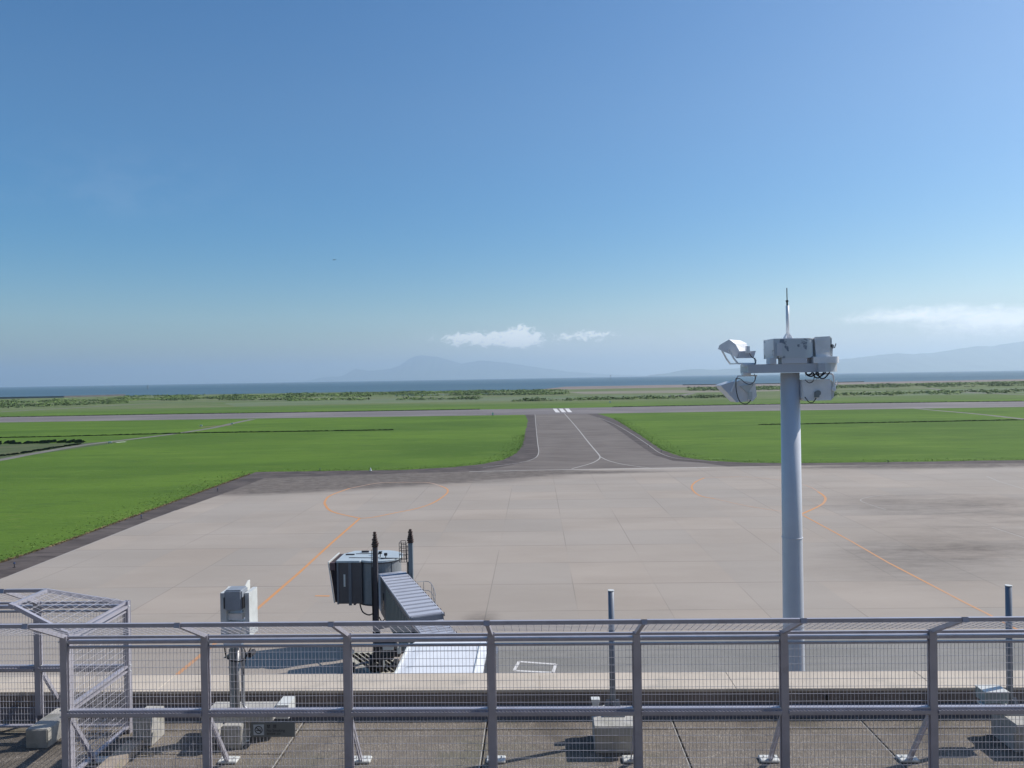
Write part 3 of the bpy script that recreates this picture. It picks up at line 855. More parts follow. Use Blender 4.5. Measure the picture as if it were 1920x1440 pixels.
# ================================================================== FENCES
ZT = toY(919, 1187, 10.6).z           # top of posts
ZM = toY(919, 1334, 10.6).z           # middle rail
FY = 10.6
OVH, OVR = .80, .40                   # overhang: horizontal reach, rise
def fence_run(name, label, o, s, nrm, pos, over_ext=(0, 0), brace_side=1, over=True, panels=True, lowdrop=0.0, post_z=None, mitre=None, skip_braces=()):
    """o origin, s unit direction along, nrm unit direction of the overhang; pos: post stations"""
    o = Vector(o); s = Vector(s).normalized(); nrm = Vector(nrm).normalized()
    T = empty(name, o)
    U = Vector((0, 0, 1))
    P = lambda a, n, z: Vector((o.x, o.y, 0)) + s * a + nrm * n + U * z
    zf = RZ + .10
    for i, a in enumerate(pos):
        zb = RZ if post_z is None else post_z
        bm = BM()
        beam(bm, P(a, 0, zb), P(a, 0, ZT), .06, .018, up=nrm)       # web plane along the run
        for q in (-.046, .046):
            beam(bm, P(a, q * .8, zb), P(a, q * .8, ZT + .001), .095, .010, up=nrm)
        p = obj('post', bm, M_fence, T)
        mit = (mitre == 'start' and i == 0) or (mitre == 'end' and i == len(pos) - 1)
        if over and not (mitre == 'end' and mit):
            bm = BM()
            at = a + (OVH if mit else 0)
            beam(bm, P(a, -.03 if not mit else .02, ZT - .03), P(at, OVH, ZT + OVR), .05, .055)
            if not mit: beam(bm, P(a, OVH - .035, ZT + OVR - .02), P(a, OVH + .035, ZT + OVR + .005), .075, .065)
            obj('arm', bm, M_fence, p)
        if i not in skip_braces:
            bm = BM()
            bp = P(a, -.72, RZ)
            beam(bm, P(a + .02, -.05, ZM - .05), P(a + .02, -.70, RZ + .02), .012, .055)
            beam(bm, P(a - .02, -.05, ZM - .05), P(a - .02, -.70, RZ + .02), .012, .055)
            beam(bm, P(a, -.04, ZM - .10), P(a, -.08, ZM - .02), .08, .05)
            obj('brace', bm, M_fence, p)
            bm = BM()
            x = P(a, -.74, 0)
            box(bm, x.x - .14, x.x + .14, x.y - .09, x.y + .09, RZ + .002, RZ + .045); bev(bm, .012)
            for dx in (-.08, .08):
                tube(bm, [(x.x + dx, x.y, RZ + .04), (x.x + dx, x.y, RZ + .075)], .012, 6)
            obj('base_plate', bm, M_pale, p)
        bm = BM()
        for zz in (ZT - .075, ZM + .05, ZM - .045):
            for q in (-1, 1):
                c = P(a + q * .062, .03, zz)
                tube(bm, [c - nrm * .012, c + nrm * .012], .009, 6)
        obj('bolts', bm, M_pale, p)
    for a, b in zip(pos, pos[1:]):
        e = .05
        bm = BM(); beam(bm, P(a + e, .0, ZT - .02), P(b - e, .0, ZT - .02), .03, .036); obj('top_rail', bm, M_fence, T)
        bm = BM(); beam(bm, P(a + e, -.005, ZT - .082), P(b - e, -.005, ZT - .082), .085, .044); obj('top_rail', bm, M_fence, T)
        if panels:
            for (z1, z0) in ((ZT - .145, ZM + .022), (ZM - .03, zf)):
                bm = BM()
                fr = .028
                beam(bm, P(a + e, 0, z1 - fr / 2), P(b - e, 0, z1 - fr / 2), .045, fr)
                beam(bm, P(a + e, 0, z0 + fr / 2), P(b - e, 0, z0 + fr / 2), .075, fr)
                for aa in (a + e + .008, b - e - .008):
                    beam(bm, P(aa, 0, z0 + fr), P(aa, 0, z1 - fr), .012, .03, up=nrm)
                fo = obj('mesh_panel', bm, M_fence, T)
                bm = BM()
                n = round((b - a - 2 * e) / .05)
                for k in range(1, n):
                    aa = a + e + (b - a - 2 * e) * k / n
                    beam(bm, P(aa, .004, z0 + fr), P(aa, .004, z1 - fr), .0046, .0046, up=nrm, caps=False)
                m = round((z1 - z0) / .1)
                for k in range(1, m):
                    zz = z0 + (z1 - z0) * k / m
                    beam(bm, P(a + e + .01, -.002, zz), P(b - e - .01, -.002, zz), .0046, .0046, caps=False)
                obj('wire_mesh', bm, M_wire, fo)
        bm = BM()
        beam(bm, P(a + e, .045, ZM - .005), P(b - e, .045, ZM - .005), .045, .045)
        n = int((b - a) / .05)
        for k in range(n):      # clips along the rail give it its twisted look
            aa = a + e + .025 + k * .05
            if aa < b - e: beam(bm, P(aa, .02, ZM + .018), P(aa + .028, .068, ZM + .024), .012, .010)
        obj('middle_rail', bm, M_fence, T)
    if over:
        lo, hi = pos[0] - over_ext[0], pos[-1] + over_ext[1]
        if mitre == 'start': lo = pos[0] + OVH
        if mitre == 'end': hi = pos[-1] - OVH
        st = [lo] + [x for x in pos if lo + .01 < x < hi - .01] + [hi]
        for a, b in zip(st, st[1:]):
            bm = BM(); beam(bm, P(a + .04 * (a != lo), OVH, ZT + OVR), P(b - .04 * (b != hi), OVH, ZT + OVR), .045, .05); obj('overhang_rail', bm, M_fence, T)
        S0 = pos[0] if mitre == 'start' else lo
        S1 = pos[-1] if mitre == 'end' else hi
        st = [S0] + [x for x in pos if S0 + .01 < x < S1 - .01] + [S1]
        for a, b in zip(st, st[1:]):
            bm = BM()
            n = max(1, round((b - a) / .1))
            for k in range(1, n):
                aa = a + (b - a) * k / n
                n1 = OVH
                if mitre == 'start': n1 = min(OVH, aa - pos[0])
                if mitre == 'end': n1 = min(OVH, pos[-1] - aa)
                if n1 > .05: beam(bm, P(aa, .03, ZT + OVR * .03 / OVH + .012), P(aa, n1, ZT + OVR * n1 / OVH + .012), .0046, .0046, caps=False)
            for k in range(1, 8):
                nn = OVH * k / 8
                a2 = a + .03; b2 = b - .03
                if mitre == 'start' and a == S0: a2 = pos[0] + nn
                if mitre == 'end' and b == S1: b2 = pos[-1] - nn
                beam(bm, P(a2, nn, ZT + OVR * k / 8 + .016), P(b2, nn, ZT + OVR * k / 8 + .016), .0046, .0046, caps=False)
            obj('overhang_mesh', bm, M_wire, T)
    tag(T, label, 'fence')
    return T, P

xa = toY(122, 1250, FY).x; xb = toY(1748, 1240, FY).x
SPC = (xb - xa) / 6
pos = [SPC * i for i in range(8)]
print('post spacing', SPC, 'xa', xa, 'ZT', ZT, 'ZM', ZM, 'RZ', RZ)
fence_run('mesh_fence', 'long lilac grey mesh fence across the whole foreground with canted top', (xa, FY, 0), (1, 0, 0), (0, -1, 0), pos, over_ext=(2.4, 1.0))
Y2 = toY(238, 1128, 12.55)
FY2 = 12.30
cx = xa - .03
# side run going away from us at the left end
fence_run('mesh_fence', 'short fence run going away from us at the left corner', (cx, FY + .13, 0), (0, 1, 0), (-1, 0, 0), [.0, FY2 - FY - .13], skip_braces=(0, 1), mitre='end', post_z=RZ)
# back run to the left, standing on concrete blocks
x72 = toY(72, 1230, FY2).x
fence_run('mesh_fence', 'far left fence run parallel to the parapet, behind the corner', (cx, FY2, 0), (-1, 0, 0), (0, -1, 0), [0.0, cx - x72, cx - x72 + SPC, cx - x72 + 2 * SPC], over_ext=(0, 0), post_z=RZ + .3, skip_braces=(0,), mitre='start')

def block(name, label, x0, x1, y0, y1, z0, z1, m=None, cat='concrete block', group=None, b=.012):
    bm = BM(); box(bm, x0, x1, y0, y1, z0, z1); bev(bm, b, 2)
    o = obj(name, bm, m or M_block)
    return tag(o, label, cat, group)
p = toZ(48, 1404, RZ); q = toZ(92, 1402, RZ)
block('concrete_block', 'grey footing block under the post of the far left fence run', p.x, q.x, p.y, p.y + .80, RZ, RZ + .30)
p = toZ(249, 1401, RZ); q = toZ(285, 1400, RZ)
block('concrete_block', 'tall bluish block just right of the fence corner', p.x, q.x, p.y, p.y + .45, RZ, RZ + .46, MATS['cast_concrete'])
p = toZ(205, 1440, RZ)
q = toZ(247, 1410, RZ)
block('kerb_beam', 'mossy tan concrete beam lying beside the side fence run', p.x - .06, p.x + .20, p.y - .3, q.y + .12, RZ, RZ + .13, M_stone, 'kerb')

# no smoking sign hung on the mesh
SY = FY - .03
p00 = toY(470.5, 1381.5, SY); p11 = toY(553, 1354, SY)
x0, x1, z0, z1 = p00.x, p11.x, toY(512, 1381.5, SY).z, toY(512, 1354, SY).z
t = empty('no_smoking_sign', ((x0 + x1) / 2, SY, z0))
bm = BM(); box(bm, x0, x1, SY - .008, SY, z0, z1); bev(bm, .003)
obj('plate', bm, mat('sign_plate', (.21, .215, .20), .5, 0, .04), t)
hh = z1 - z0
M_signlight = mat('sign_light', (.62, .64, .64), .5)
M_ink = mat('sign_ink', (.02, .02, .022), .6)
M_ink2 = mat('sign_lettering', (.025, .022, .035), .6)
bm = BM()
sx0 = x0 + hh * .20; sq = hh * .72; sz0 = z0 + hh * .14
box(bm, sx0, sx0 + sq, SY - .011, SY - .0085, sz0, sz0 + sq)
obj('pictogram_panel', bm, M_signlight, t)
cxs, czs = sx0 + sq / 2, sz0 + sq / 2
bm = BM()
ro, ri = sq * .375, sq * .30
n = 40; ya = SY - .0135
rg = []
for k in range(n):
    a = 2 * math.pi * k / n
    rg.append((bm.verts.new((cxs + ro * math.cos(a), ya, czs + ro * math.sin(a))), bm.verts.new((cxs + ri * math.cos(a), ya, czs + ri * math.sin(a)))))
for k in range(n):
    bm.faces.new((rg[k][0], rg[(k + 1) % n][0], rg[(k + 1) % n][1], rg[k][1]))
dd = ro * .70; ww = sq * .035
beam(bm, (cxs - dd, ya + .0008, czs + dd), (cxs + dd, ya + .0008, czs - dd), ww * 2, .001, up=Vector((0, 1, 0)))
beam(bm, (cxs - ri * .75, ya + .0006, czs - ri * .18), (cxs + ri * .72, ya + .0006, czs - ri * .18), sq * .07, .001, up=Vector((0, 1, 0)))
tube(bm, curvepts([(cxs + ri * .62, ya + .001, czs - ri * .05), (cxs + ri * .55, ya + .001, czs + ri * .3), (cxs + ri * .15, ya + .001, czs + ri * .32), (cxs + ri * .1, ya + .001, czs + ri * .6)], 4), sq * .015, 5)
obj('pictogram', bm, M_ink, t)
def text(body, x, z, size, m, name='lettering'):
    c = bpy.data.curves.new(name, 'FONT')
    c.body = body; c.size = size; c.extrude = .0005
    c.materials.append(m)
    o = bpy.data.objects.new(name, c); COL.objects.link(o)
    dg = bpy.context.evaluated_depsgraph_get(); me = bpy.data.meshes.new_from_object(o.evaluated_get(dg))
    bpy.data.objects.remove(o); o = bpy.data.objects.new(name, me); COL.objects.link(o)
    if not me.materials: me.materials.append(m)
    o.parent = t
    o.rotation_euler = (R(90), 0, 0)
    o.location = Vector((x, SY - .0095, z)) - t.location
    return o
tx = sx0 + sq + hh * .18
text('禁  煙', tx, z0 + hh * .63, hh * .27, M_ink2)
text('No Smoking', tx, z0 + hh * .37, hh * .25, M_ink2)
text('请勿吸烟  금연', tx, z0 + hh * .17, hh * .15, M_ink2)
tag(t, 'grey no smoking sign with round pictogram hung on the lower fence mesh', 'sign')

# ================================================================== POLES ON PLINTHS
def plinth(cx_, cy_, label, wd=.66, lw=.62, dz=0, extra=None):
    T = empty('concrete_plinth', (cx_, cy_, RZ))
    bm = BM(); box(bm, cx_ - lw / 2, cx_ + lw / 2, cy_ - .30, cy_ + .30, RZ, RZ + .31); bev(bm, .01, 2)
    obj('base', bm, M_block, T)
    bm = BM(); box(bm, cx_ - wd / 2, cx_ + wd / 2, cy_ - .40, cy_ + .34, RZ + .312, RZ + .45); bev(bm, .012, 2)
    obj('slab', bm, M_block, T)
    tag(T, label, 'concrete plinth', 'concrete plinths behind the fence')
    return T
def gusset_pole(u, y, vtop, vbase, label):
    b = toY(u, vbase, y); tp = toY(u - 1, vtop, y)
    T = empty('steel_pole', (b.x, b.y, RZ + .452))
    zb = RZ + .452
    bm = BM(); tube(bm, [(b.x, b.y, zb), (b.x, b.y, tp.z)], .046, 20); obj('tube', bm, mat_pole, T, True)
    bm = BM(); tube(bm, [(b.x, b.y, tp.z - .004), (b.x, b.y, tp.z + .006)], .051, 20); obj('cap', bm, M_pale, T)
    bm = BM()
    for dx, dy in ((1, 0), (-1, 0), (0, 1), (0, -1)):
        a = Vector((b.x, b.y, zb))
        d = Vector((dx, dy, 0)); s_ = Vector((-dy, dx, 0)) * .008
        prism(bm, [a + d * .04 - s_ / 2, a + d * .15 - s_ / 2, a + d * .10 + Vector((0, 0, .20)) - s_ / 2, a + d * .04 + Vector((0, 0, .20)) - s_ / 2], s_)
    box(bm, b.x - .17, b.x + .17, b.y - .17, b.y + .17, zb, zb + .015)
    obj('gusset_base', bm, mat_pole, T)
    bm = BM()
    for dx in (-.13, .13):
        for dy in (-.13, .13): tube(bm, [(b.x + dx, b.y + dy, zb + .015), (b.x + dx, b.y + dy, zb + .05)], .014, 6)
    obj('bolts', bm, M_pale, T)
    tag(T, label, 'pole')
    return b
mat_pole = mat('pole_paint', (.20, .23, .28), .45, .1, .06, 3)
b1 = gusset_pole(1149, 11.95, 1107, 1325, 'round steel pole left of the fence centre right, on a plinth')
plinth(b1.x, 11.86, 'stepped concrete plinth under the round pole nearest the middle')
b2 = gusset_pole(1893.5, 11.95, 1098, 1315, 'round steel pole near the right frame edge, on a plinth')
plinth(b2.x + .25, 11.86, 'wide stepped concrete plinth at the right frame edge', wd=.9, lw=.84)
# white cups on the first plinth
jb = toZ(1110, 1308, RZ + .45)
T = empty('junction_box', (b1.x - .24, 12.1, RZ + .45))
bm = BM(); vv = box(bm, b1.x - .33, b1.x - .19, 12.02, 12.14, RZ + .455, RZ + .62)
for v_ in vv[:4]: v_.co.x = b1.x - .26 + (v_.co.x - (b1.x - .26)) * .5
bev(bm, .006); obj('housing', bm, M_pale, T)
tag(T, 'small white box tapering down beside the middle pole', 'box')
# lidded box at right
p = toY(1860, 1313, 11.85)
T = empty('junction_box', (p.x, 11.85, RZ + .45))
bm = BM(); vv = box(bm, p.x - .17, p.x + .17, 11.72, 11.98, p.z, p.z + .17)
for v_ in vv[4:]: v_.co.x = p.x + (v_.co.x - p.x) * 1.05
bev(bm, .006); obj('housing', bm, M_teal, T)
bm = BM(); box(bm, p.x - .18, p.x + .18, 11.71, 11.99, p.z + .171, p.z + .182); obj('lid', bm, M_pale, T)
bm = BM(); tube(bm, [(p.x, 11.85, RZ + .45), (p.x, 11.85, p.z)], .03, 8); box(bm, p.x - .2, p.x + .16, 11.70, 11.9, p.z - .05, p.z - .02); obj('bracket', bm, M_pale, T)
tag(T, 'grey green lidded box beside the right pole', 'box')

# camera housing on a post, left
ex, ey = toY(447, 1325, 12.15).x, 12.15
s = 12.25 / 1442
def E(u, v): return (ex + (u - 447 - (1325 - v) * -.0167 * 1) * s, RZ + .45 + (1325 - v) * s)
T = empty('equipment_post', (ex, ey, RZ + .45))
zb = RZ + .452
ztop = E(447, 1210)[1]
bm = BM()
box(bm, ex - .12, ex - .03, ey - .06, ey + .06, zb, ztop)
bev(bm, .012, 2)
obj('column', bm, M_stack, T)
bm = BM(); tube(bm, [(ex + .005, ey - .02, zb), (ex + .005, ey - .02, ztop)], .030, 14); obj('pipe', bm, M_galv, T, True)
bm = BM(); tube(bm, curvepts([(ex + .10, ey - .05, ztop + .05), (ex + .10, ey - .05, zb + .4), (ex + .10, ey - .05, zb + .12), (ex + .14, ey - .06, zb + .03), (ex + .22, ey - .06, zb - .01)], 6), .022, 10); obj('conduit', bm, M_galv, T, True)
bm = BM()
X = lambda u, y=None: toY(u, 1180, ey if y is None else y).x
Zz = lambda v, y=None: toY(447, v, ey if y is None else y).z
for (u0, u1) in ((414, 425), (460, 475)):
    box(bm, X(u0, ey - .2), X(u1 if u0 < 430 else 468, ey - .2), ey - .20, ey + .16, Zz(1196, ey - .2), Zz(1112, ey - .2)); 
obj('side_frame', bm, mat('frame_paint', (.55, .58, .58), .5), T)
bm = BM(); box(bm, X(425.2), X(459.8), ey - .12, ey + .10, Zz(1158), Zz(1146)); box(bm, X(425.2), X(459.8), ey - .18, ey + .14, Zz(1175), Zz(1163)); box(bm, X(423), X(456), ey - .10, ey + .10, Zz(1208), Zz(1176))
bev(bm, .004)
obj('cross_plate', bm, M_mastw, T)
bm = BM(); box(bm, X(421, ey - .30), X(454, ey - .30), ey - .30, ey - .02, Zz(1146, ey - .3), Zz(1107, ey - .3)); bev(bm, .022, 3)
obj('housing', bm, mat('housing_paint', (.27, .30, .34), .45), T)
bm = BM(); xl_, xr_ = X(421, ey - .30), X(454, ey - .30)
box(bm, xl_ - .012, xl_ - .001, ey - .29, ey - .10, Zz(1142, ey - .3), Zz(1121, ey - .3)); box(bm, xr_ + .001, xr_ + .012, ey - .29, ey - .10, Zz(1142, ey - .3), Zz(1121, ey - .3)); obj('vent', bm, M_black, T)
bm = BM()
xh = X(456); z1_ = Zz(1108)
prism(bm, [(xh, ey - .02, Zz(1150)), (xh, ey - .02, z1_), (xh, ey + .22, z1_ + .11), (xh, ey + .30, z1_ + .10), (xh, ey + .30, Zz(1140))], (.012, 0, 0))
prism(bm, [(X(424), ey - .018, z1_ + .002), (X(424), ey + .12, z1_ + .03), (X(424), ey + .12, z1_ + .042), (X(424), ey - .018, z1_ + .014)], (xh - X(424) - .002, 0, 0))
obj('sun_hood', bm, M_pale, T)
bm = BM()
tube(bm, curvepts([(X(425), ey - .1, Zz(1205)), (X(432), ey - .16, Zz(1226)), (X(450), ey - .18, Zz(1233)), (X(464), ey - .16, Zz(1229)), (X(473), ey - .08, Zz(1212))], 6), .011, 8)
tube(bm, curvepts([(X(458), ey - .1, Zz(1205)), (X(466), ey - .14, Zz(1220)), (X(462), ey - .12, Zz(1245)), (X(459), ey - .08, Zz(1262))], 6), .010, 8)
obj('cable', bm, M_black, T, True)
bm = BM(); prism(bm, [(X(418), ey - .02, Zz(1233)), (X(436), ey - .02, Zz(1222)), (X(438), ey - .02, Zz(1234))], (0, .12, 0)); obj('bracket', bm, M_stack, T)
bm = BM(); tube(bm, [(X(470), ey - .06, Zz(1226)), (X(470), ey + .10, Zz(1226))], .045, 12); obj('siren', bm, M_dark, T)
tag(T, 'grey device housing between two steel side plates on a post, left of the jet bridge', 'equipment post')
T = empty('concrete_plinth', (ex, 11.9, RZ))
bm = BM(); box(bm, X(433), X(468), 11.72, 12.3, RZ, RZ + .36); bev(bm, .012, 2); obj('base', bm, M_block, T)
bm = BM()
box(bm, X(388), X(520), 11.86, 12.42, RZ + .362, RZ + .45); bev(bm, .012, 2); obj('slab', bm, M_block, T)
bm = BM(); box(bm, X(399), X(432), 11.62, 12.0, RZ + .22, RZ + .36); bev(bm, .02, 2); obj('side_block', bm, M_block, T)
bm = BM(); vv = box(bm, X(508), X(540), 12.1, 12.45, RZ + .30, RZ + .52); vv[4].co.x += .08; vv[7].co.x += .08; obj('hood_block', bm, M_pale, T)
tag(T, 'concrete plinth with side blocks under the equipment post behind the sign', 'concrete plinth', 'concrete plinths behind the fence')
p = toZ(487, 1352, RZ)
T = empty('cable_coil', (p.x, p.y, RZ))
bm = BM()
for k in range(5):
    a = Vector((p.x + .02 + k * .045, 12.05 - k * .02, RZ + .08))
    tube(bm, [a, a + Vector((.10, .20, .20))], .014, 8)
tube(bm, curvepts([(p.x - .35, 11.95, RZ + .12), (p.x - .2, 11.9, RZ + .16), (p.x - .02, 11.9, RZ + .05), (p.x + .1, 11.95, RZ + .02)], 5), .016, 8)
obj('pipe', bm, M_pale, T, True)
tag(T, 'bundle of pale pipes behind the top of the no smoking sign', 'pipes')
M_pink = mat('weathered_slab', (.36, .30, .25), .9, 0, .15, 8, .3, 90)
# ================================================================== FLOODLIGHT MAST
MY = 19.0
mc = toY(1481, 690, MY)
mx = mc.x
ps = (CR.inverted() @ (mc - EYE)).z * -1 / FPX       # metres per photo pixel at the mast
def MX(u): return mx + (u - 1481) * ps
def MZ(v): return mc.z + (690 - v) * ps
T = empty('light_mast', (mx, MY, 0))
bm = BM(); tube(bm, [(mx, MY, 0), (mx, MY, 5), (mx, MY, 10), (mx, MY, 14), (mx, MY, MZ(699))], .285, 48, .222)
for zz in (MZ(1008),):
    tube(bm, [(mx, MY, zz), (mx, MY, zz + .012)], .2505, 48)
obj('pole', bm, M_mast, T, True)
for pz in T.children[-1].data.polygons: pass
bm = BM()
ang = [(-1, -.42)]
poly = [(MX(1395), MY - .42, MZ(698.5)), (MX(1520), MY - .42, MZ(698.5))]
for k in range(13):
    a = -math.pi / 2 + math.pi * k / 12
    poly.append((MX(1520) + (MX(1569) - MX(1520)) * math.cos(a), MY + .62 * math.sin(a) + .12, MZ(698.5)))
poly += [(MX(1440), MY + .74, MZ(698.5)), (MX(1395), MY + .30, MZ(698.5))]
poly[2] = (MX(1521), MY - .47, MZ(698.5))
prism(bm, poly, (0, 0, MZ(682.5) - MZ(698.5)))
obj('platform', bm, mat('platform_paint', (.52, .55, .60), .4, 0, .03, 1.5), T)
# drum: rounded-rectangle control cabinet with peeling paint
def b_peel(t, b, pos):
    n = t.noise(t.mapping(pos, (3.4, 3.4, 3.0), loc=(1.7, 0, .25)), 1, 4, .55)
    c = t.mix(t.sstep(n, .56, .59), (.56, .61, .65), (.20, .24, .30))
    t.link(c, b.inputs['Base Color']); b.inputs['Roughness'].default_value = .45
M_peel = ground_mat('peeling_cabinet_paint', b_peel)
bm = BM()
x0, x1 = MX(1440.6), MX(1519.5)
ycn = MY - .05
pl = []
def rr(xc, yc, r, a0, a1, n=6):
    return [(xc + r * math.cos(a0 + (a1 - a0) * k / n), yc + r * math.sin(a0 + (a1 - a0) * k / n)) for k in range(n + 1)]
yd = .40
pl = rr(x1 - .30, ycn - yd + .30, .30, -math.pi / 2, 0, 10) + rr(x1 - .30, ycn + yd - .30, .30, 0, math.pi / 2) + [(x0, ycn + yd)] + [(x0, ycn - yd)]
prism(bm, [(x, y, MZ(672)) for x, y in pl], (0, 0, MZ(637) - MZ(672)))
cab_ = obj('control_cabinet', bm, M_peel, T)
bm = BM(); prism(bm, [(x0 + (x - x0) * 1.0, y, MZ(637) + .001) for x, y in pl], (0, 0, .012)); obj('lid', bm, M_mastw, cab_)
bm = BM(); box(bm, MX(1446), MX(1455), ycn - yd - .05, ycn - yd - .001, MZ(668), MZ(644)); obj('door_box', bm, M_mast, cab_)
bm = BM(); tube(bm, [(MX(1441), ycn - yd - .01, MZ(666)), (MX(1437), ycn - yd - .05, MZ(666)), (MX(1437), ycn - yd - .05, MZ(658)), (MX(1441), ycn - yd - .01, MZ(658))], .008, 6); obj('handle', bm, M_galv, cab_)
bm = BM(); prism(bm, [(x1 - .30 + (x - x1 + .30) * .9, y * .9 + ycn * .1, MZ(682.3)) for x, y in rr(x1 - .30, ycn, .30, -math.pi / 2, math.pi / 2, 10)], (0, 0, MZ(672.2) - MZ(682.3))); obj('neck', bm, M_mastw, T)
for (u0, u1, v0) in ((1434.5, 1446, 671.5), (1456, 1501.5, 671.5)):
    bm = BM(); box(bm, MX(u0), MX(u1), MY - .44, MY - .12, MZ(682.3), MZ(v0)); bev(bm, .006); obj('ballast_box', bm, M_mast, T)
bm = BM(); pl2 = [(MX(1513), MY - .45), (MX(1545), MY - .45)] + rr(MX(1548), MY - .25, .20, -math.pi / 2, 0, 6) + [(MX(1564.5), MY + .2), (MX(1513), MY + .2)]
prism(bm, [(x, y, MZ(682.3)) for x, y in pl2], (0, 0, MZ(670.5) - MZ(682.3))); obj('ballast_box', bm, M_mastw, T)
# aerial
at_ = empty('x', (0, 0, 0)); bpy.data.objects.remove(at_)
bm = BM()
axx = MX(1478)
tube(bm, [(axx, MY, MZ(636.5) + .01), (axx, MY, MZ(573))], .040, 14)
ant = obj('aerial_mount', bm, M_mastw, T, True)
bm = BM()
for k in range(4):
    a = math.pi / 4 + k * math.pi / 2; d = Vector((math.cos(a), math.sin(a), 0)); s_ = Vector((-d.y, d.x, 0)) * .008
    o_ = Vector((axx, MY, MZ(636.5) + .012))
    prism(bm, [o_ + d * .035, o_ + d * .14, o_ + d * .05 + Vector((0, 0, .14)), o_ + d * .035 + Vector((0, 0, .14))], s_)
obj('gusset', bm, M_mastw, ant)
bm = BM()
tube(bm, [(axx - .005, MY, MZ(573)), (axx - .008, MY, MZ(540))], .012, 8)
tube(bm, [(axx - .005, MY, MZ(573)), (axx - .006, MY, MZ(566))], .022, 8)
tube(bm, [(axx - .006, MY, MZ(566)), (axx - .006, MY, MZ(563))], .032, 8)
obj('rod', bm, M_black, ant)

def plate_extr(bm, pts, y, dy):
    prism(bm, [(MX(u), y, MZ(v)) for u, v in pts], (0, dy, 0))
# upper left floodlight, turned down to the left
f1 = empty('floodlight', (MX(1385), MY, MZ(660))); f1.parent = T; f1.location = Vector((MX(1385), MY, MZ(660))) - T.location
def fobj(name, bm, m, par, sm=False): return obj(name, bm, m, par, sm)
bm = BM()
prof = [(1344.5, 652.5), (1350, 645), (1365.5, 635.5), (1373, 644), (1383, 658), (1388, 669), (1381, 670), (1373, 666), (1362, 664)]
# tapered body: near side plate and wider back shell
def shell(bm, near, far, y0, y1):
    a = [bm.verts.new((MX(u), y0, MZ(v))) for u, v in near]
    b = [bm.verts.new((MX(u), y1, MZ(v))) for u, v in far]
    bm.faces.new(a); bm.faces.new(b[::-1])
    n_ = len(a)
    for i in range(n_):
        bm.faces.new((a[i], b[i], b[(i + 1) % n_], a[(i + 1) % n_]))
    bmesh.ops.recalc_face_normals(bm, faces=bm.faces[:])
hood = [(1344.5, 652.5), (1347, 645.5), (1365.5, 635), (1374, 643), (1381.5, 657.5), (1387, 657.5), (1379.5, 668), (1366, 660)]
shell(bm, [(1344.5, 652.5), (1347, 645.5), (1365.5, 635), (1377, 644), (1384, 657), (1379.5, 670), (1373, 665.5)], [(1368, 650), (1372, 642), (1398, 635), (1410, 641), (1413.5, 655), (1408, 669.5), (1392, 668)], MY - .18, MY + .42)
fobj('lamp_head', bm, M_mastw, f1)
bm = BM(); plate_extr(bm, [(1384, 657.5), (1413, 657.5), (1409, 670), (1381, 670)], MY - .24, .30); fobj('gear_tray', bm, M_mast, f1)
bm = BM()
for y in (MY - .26, MY + .44):
    beam(bm, (MX(1363), y, MZ(653)), (MX(1372), y, MZ(671)), .05, .035); beam(bm, (MX(1372), y, MZ(671)), (MX(1379), y, MZ(680)), .05, .035)
beam(bm, (MX(1379), MY - .26, MZ(680)), (MX(1379), MY + .44, MZ(680)), .06, .03)
beam(bm, (MX(1379), MY - .26, MZ(680.3)), (MX(1412), MY - .26, MZ(681)), .03, .04)
beam(bm, (MX(1412), MY - .26, MZ(681)), (MX(1410), MY - .26, MZ(670)), .03, .03)
box(bm, MX(1388), MX(1402), MY - .30, MY - .12, MZ(686), MZ(681.2))
fobj('yoke', bm, M_mastw, f1)
bm = BM(); box(bm, MX(1394), MX(1400.5), MY - .31, MY - .20, MZ(661.5), MZ(648.5)); fobj('junction_box', bm, M_mastw, f1)
bm = BM(); tube(bm, curvepts([(MX(1400), MY - .3, MZ(661)), (MX(1403), MY - .33, MZ(668)), (MX(1411), MY - .33, MZ(675)), (MX(1408), MY - .32, MZ(683))], 5), .010, 6); fobj('cable', bm, M_black, f1, True)
# lower left floodlight
f2 = empty('floodlight', (0, 0, 0)); f2.parent = T; f2.location = Vector((MX(1385), MY, MZ(730))) - T.location
bm = BM()
plate_extr(bm, [(1376.5, 714.5), (1383, 711.5), (1412, 716), (1414.5, 742), (1407, 750.5), (1379, 752)], MY - .20, .52)
fobj('lamp_head', bm, M_mastw, f2)
bm = BM(); plate_extr(bm, [(1347, 720.5), (1369, 713.5), (1376.2, 715), (1378.6, 752), (1376, 752)], MY - .25, .62)
fobj('hood', bm, M_mast, f2)
bm = BM(); plate_extr(bm, [(1383, 722), (1408, 719), (1397, 735.5)], MY - .26, .06); box(bm, MX(1398), MX(1404), MY - .30, MY - .18, MZ(747), MZ(733)); fobj('gear_cover', bm, M_pale, f2)
bm = BM(); beam(bm, (MX(1374), MY - .25, MZ(713)), (MX(1366), MY - .27, MZ(733)), .04, .03)
beam(bm, (MX(1374), MY - .25, MZ(713)), (MX(1379), MY - .25, MZ(704)), .04, .03)
beam(bm, (MX(1378), MY - .24, MZ(703.5)), (MX(1414), MY - .24, MZ(703)), .05, .03)
beam(bm, (MX(1413), MY - .24, MZ(703)), (MX(1406), MY - .24, MZ(722)), .04, .02)
box(bm, MX(1388), MX(1402), MY - .30, MY - .12, MZ(702.3), MZ(697))
fobj('yoke', bm, M_mastw, f2)
bm = BM()
tube(bm, curvepts([(MX(1409), MY - .28, MZ(700)), (MX(1409), MY - .34, MZ(711)), (MX(1400), MY - .36, MZ(719)), (MX(1390), MY - .35, MZ(716)), (MX(1382), MY - .34, MZ(709)), (MX(1374), MY - .33, MZ(707.5))], 5), .009, 6)
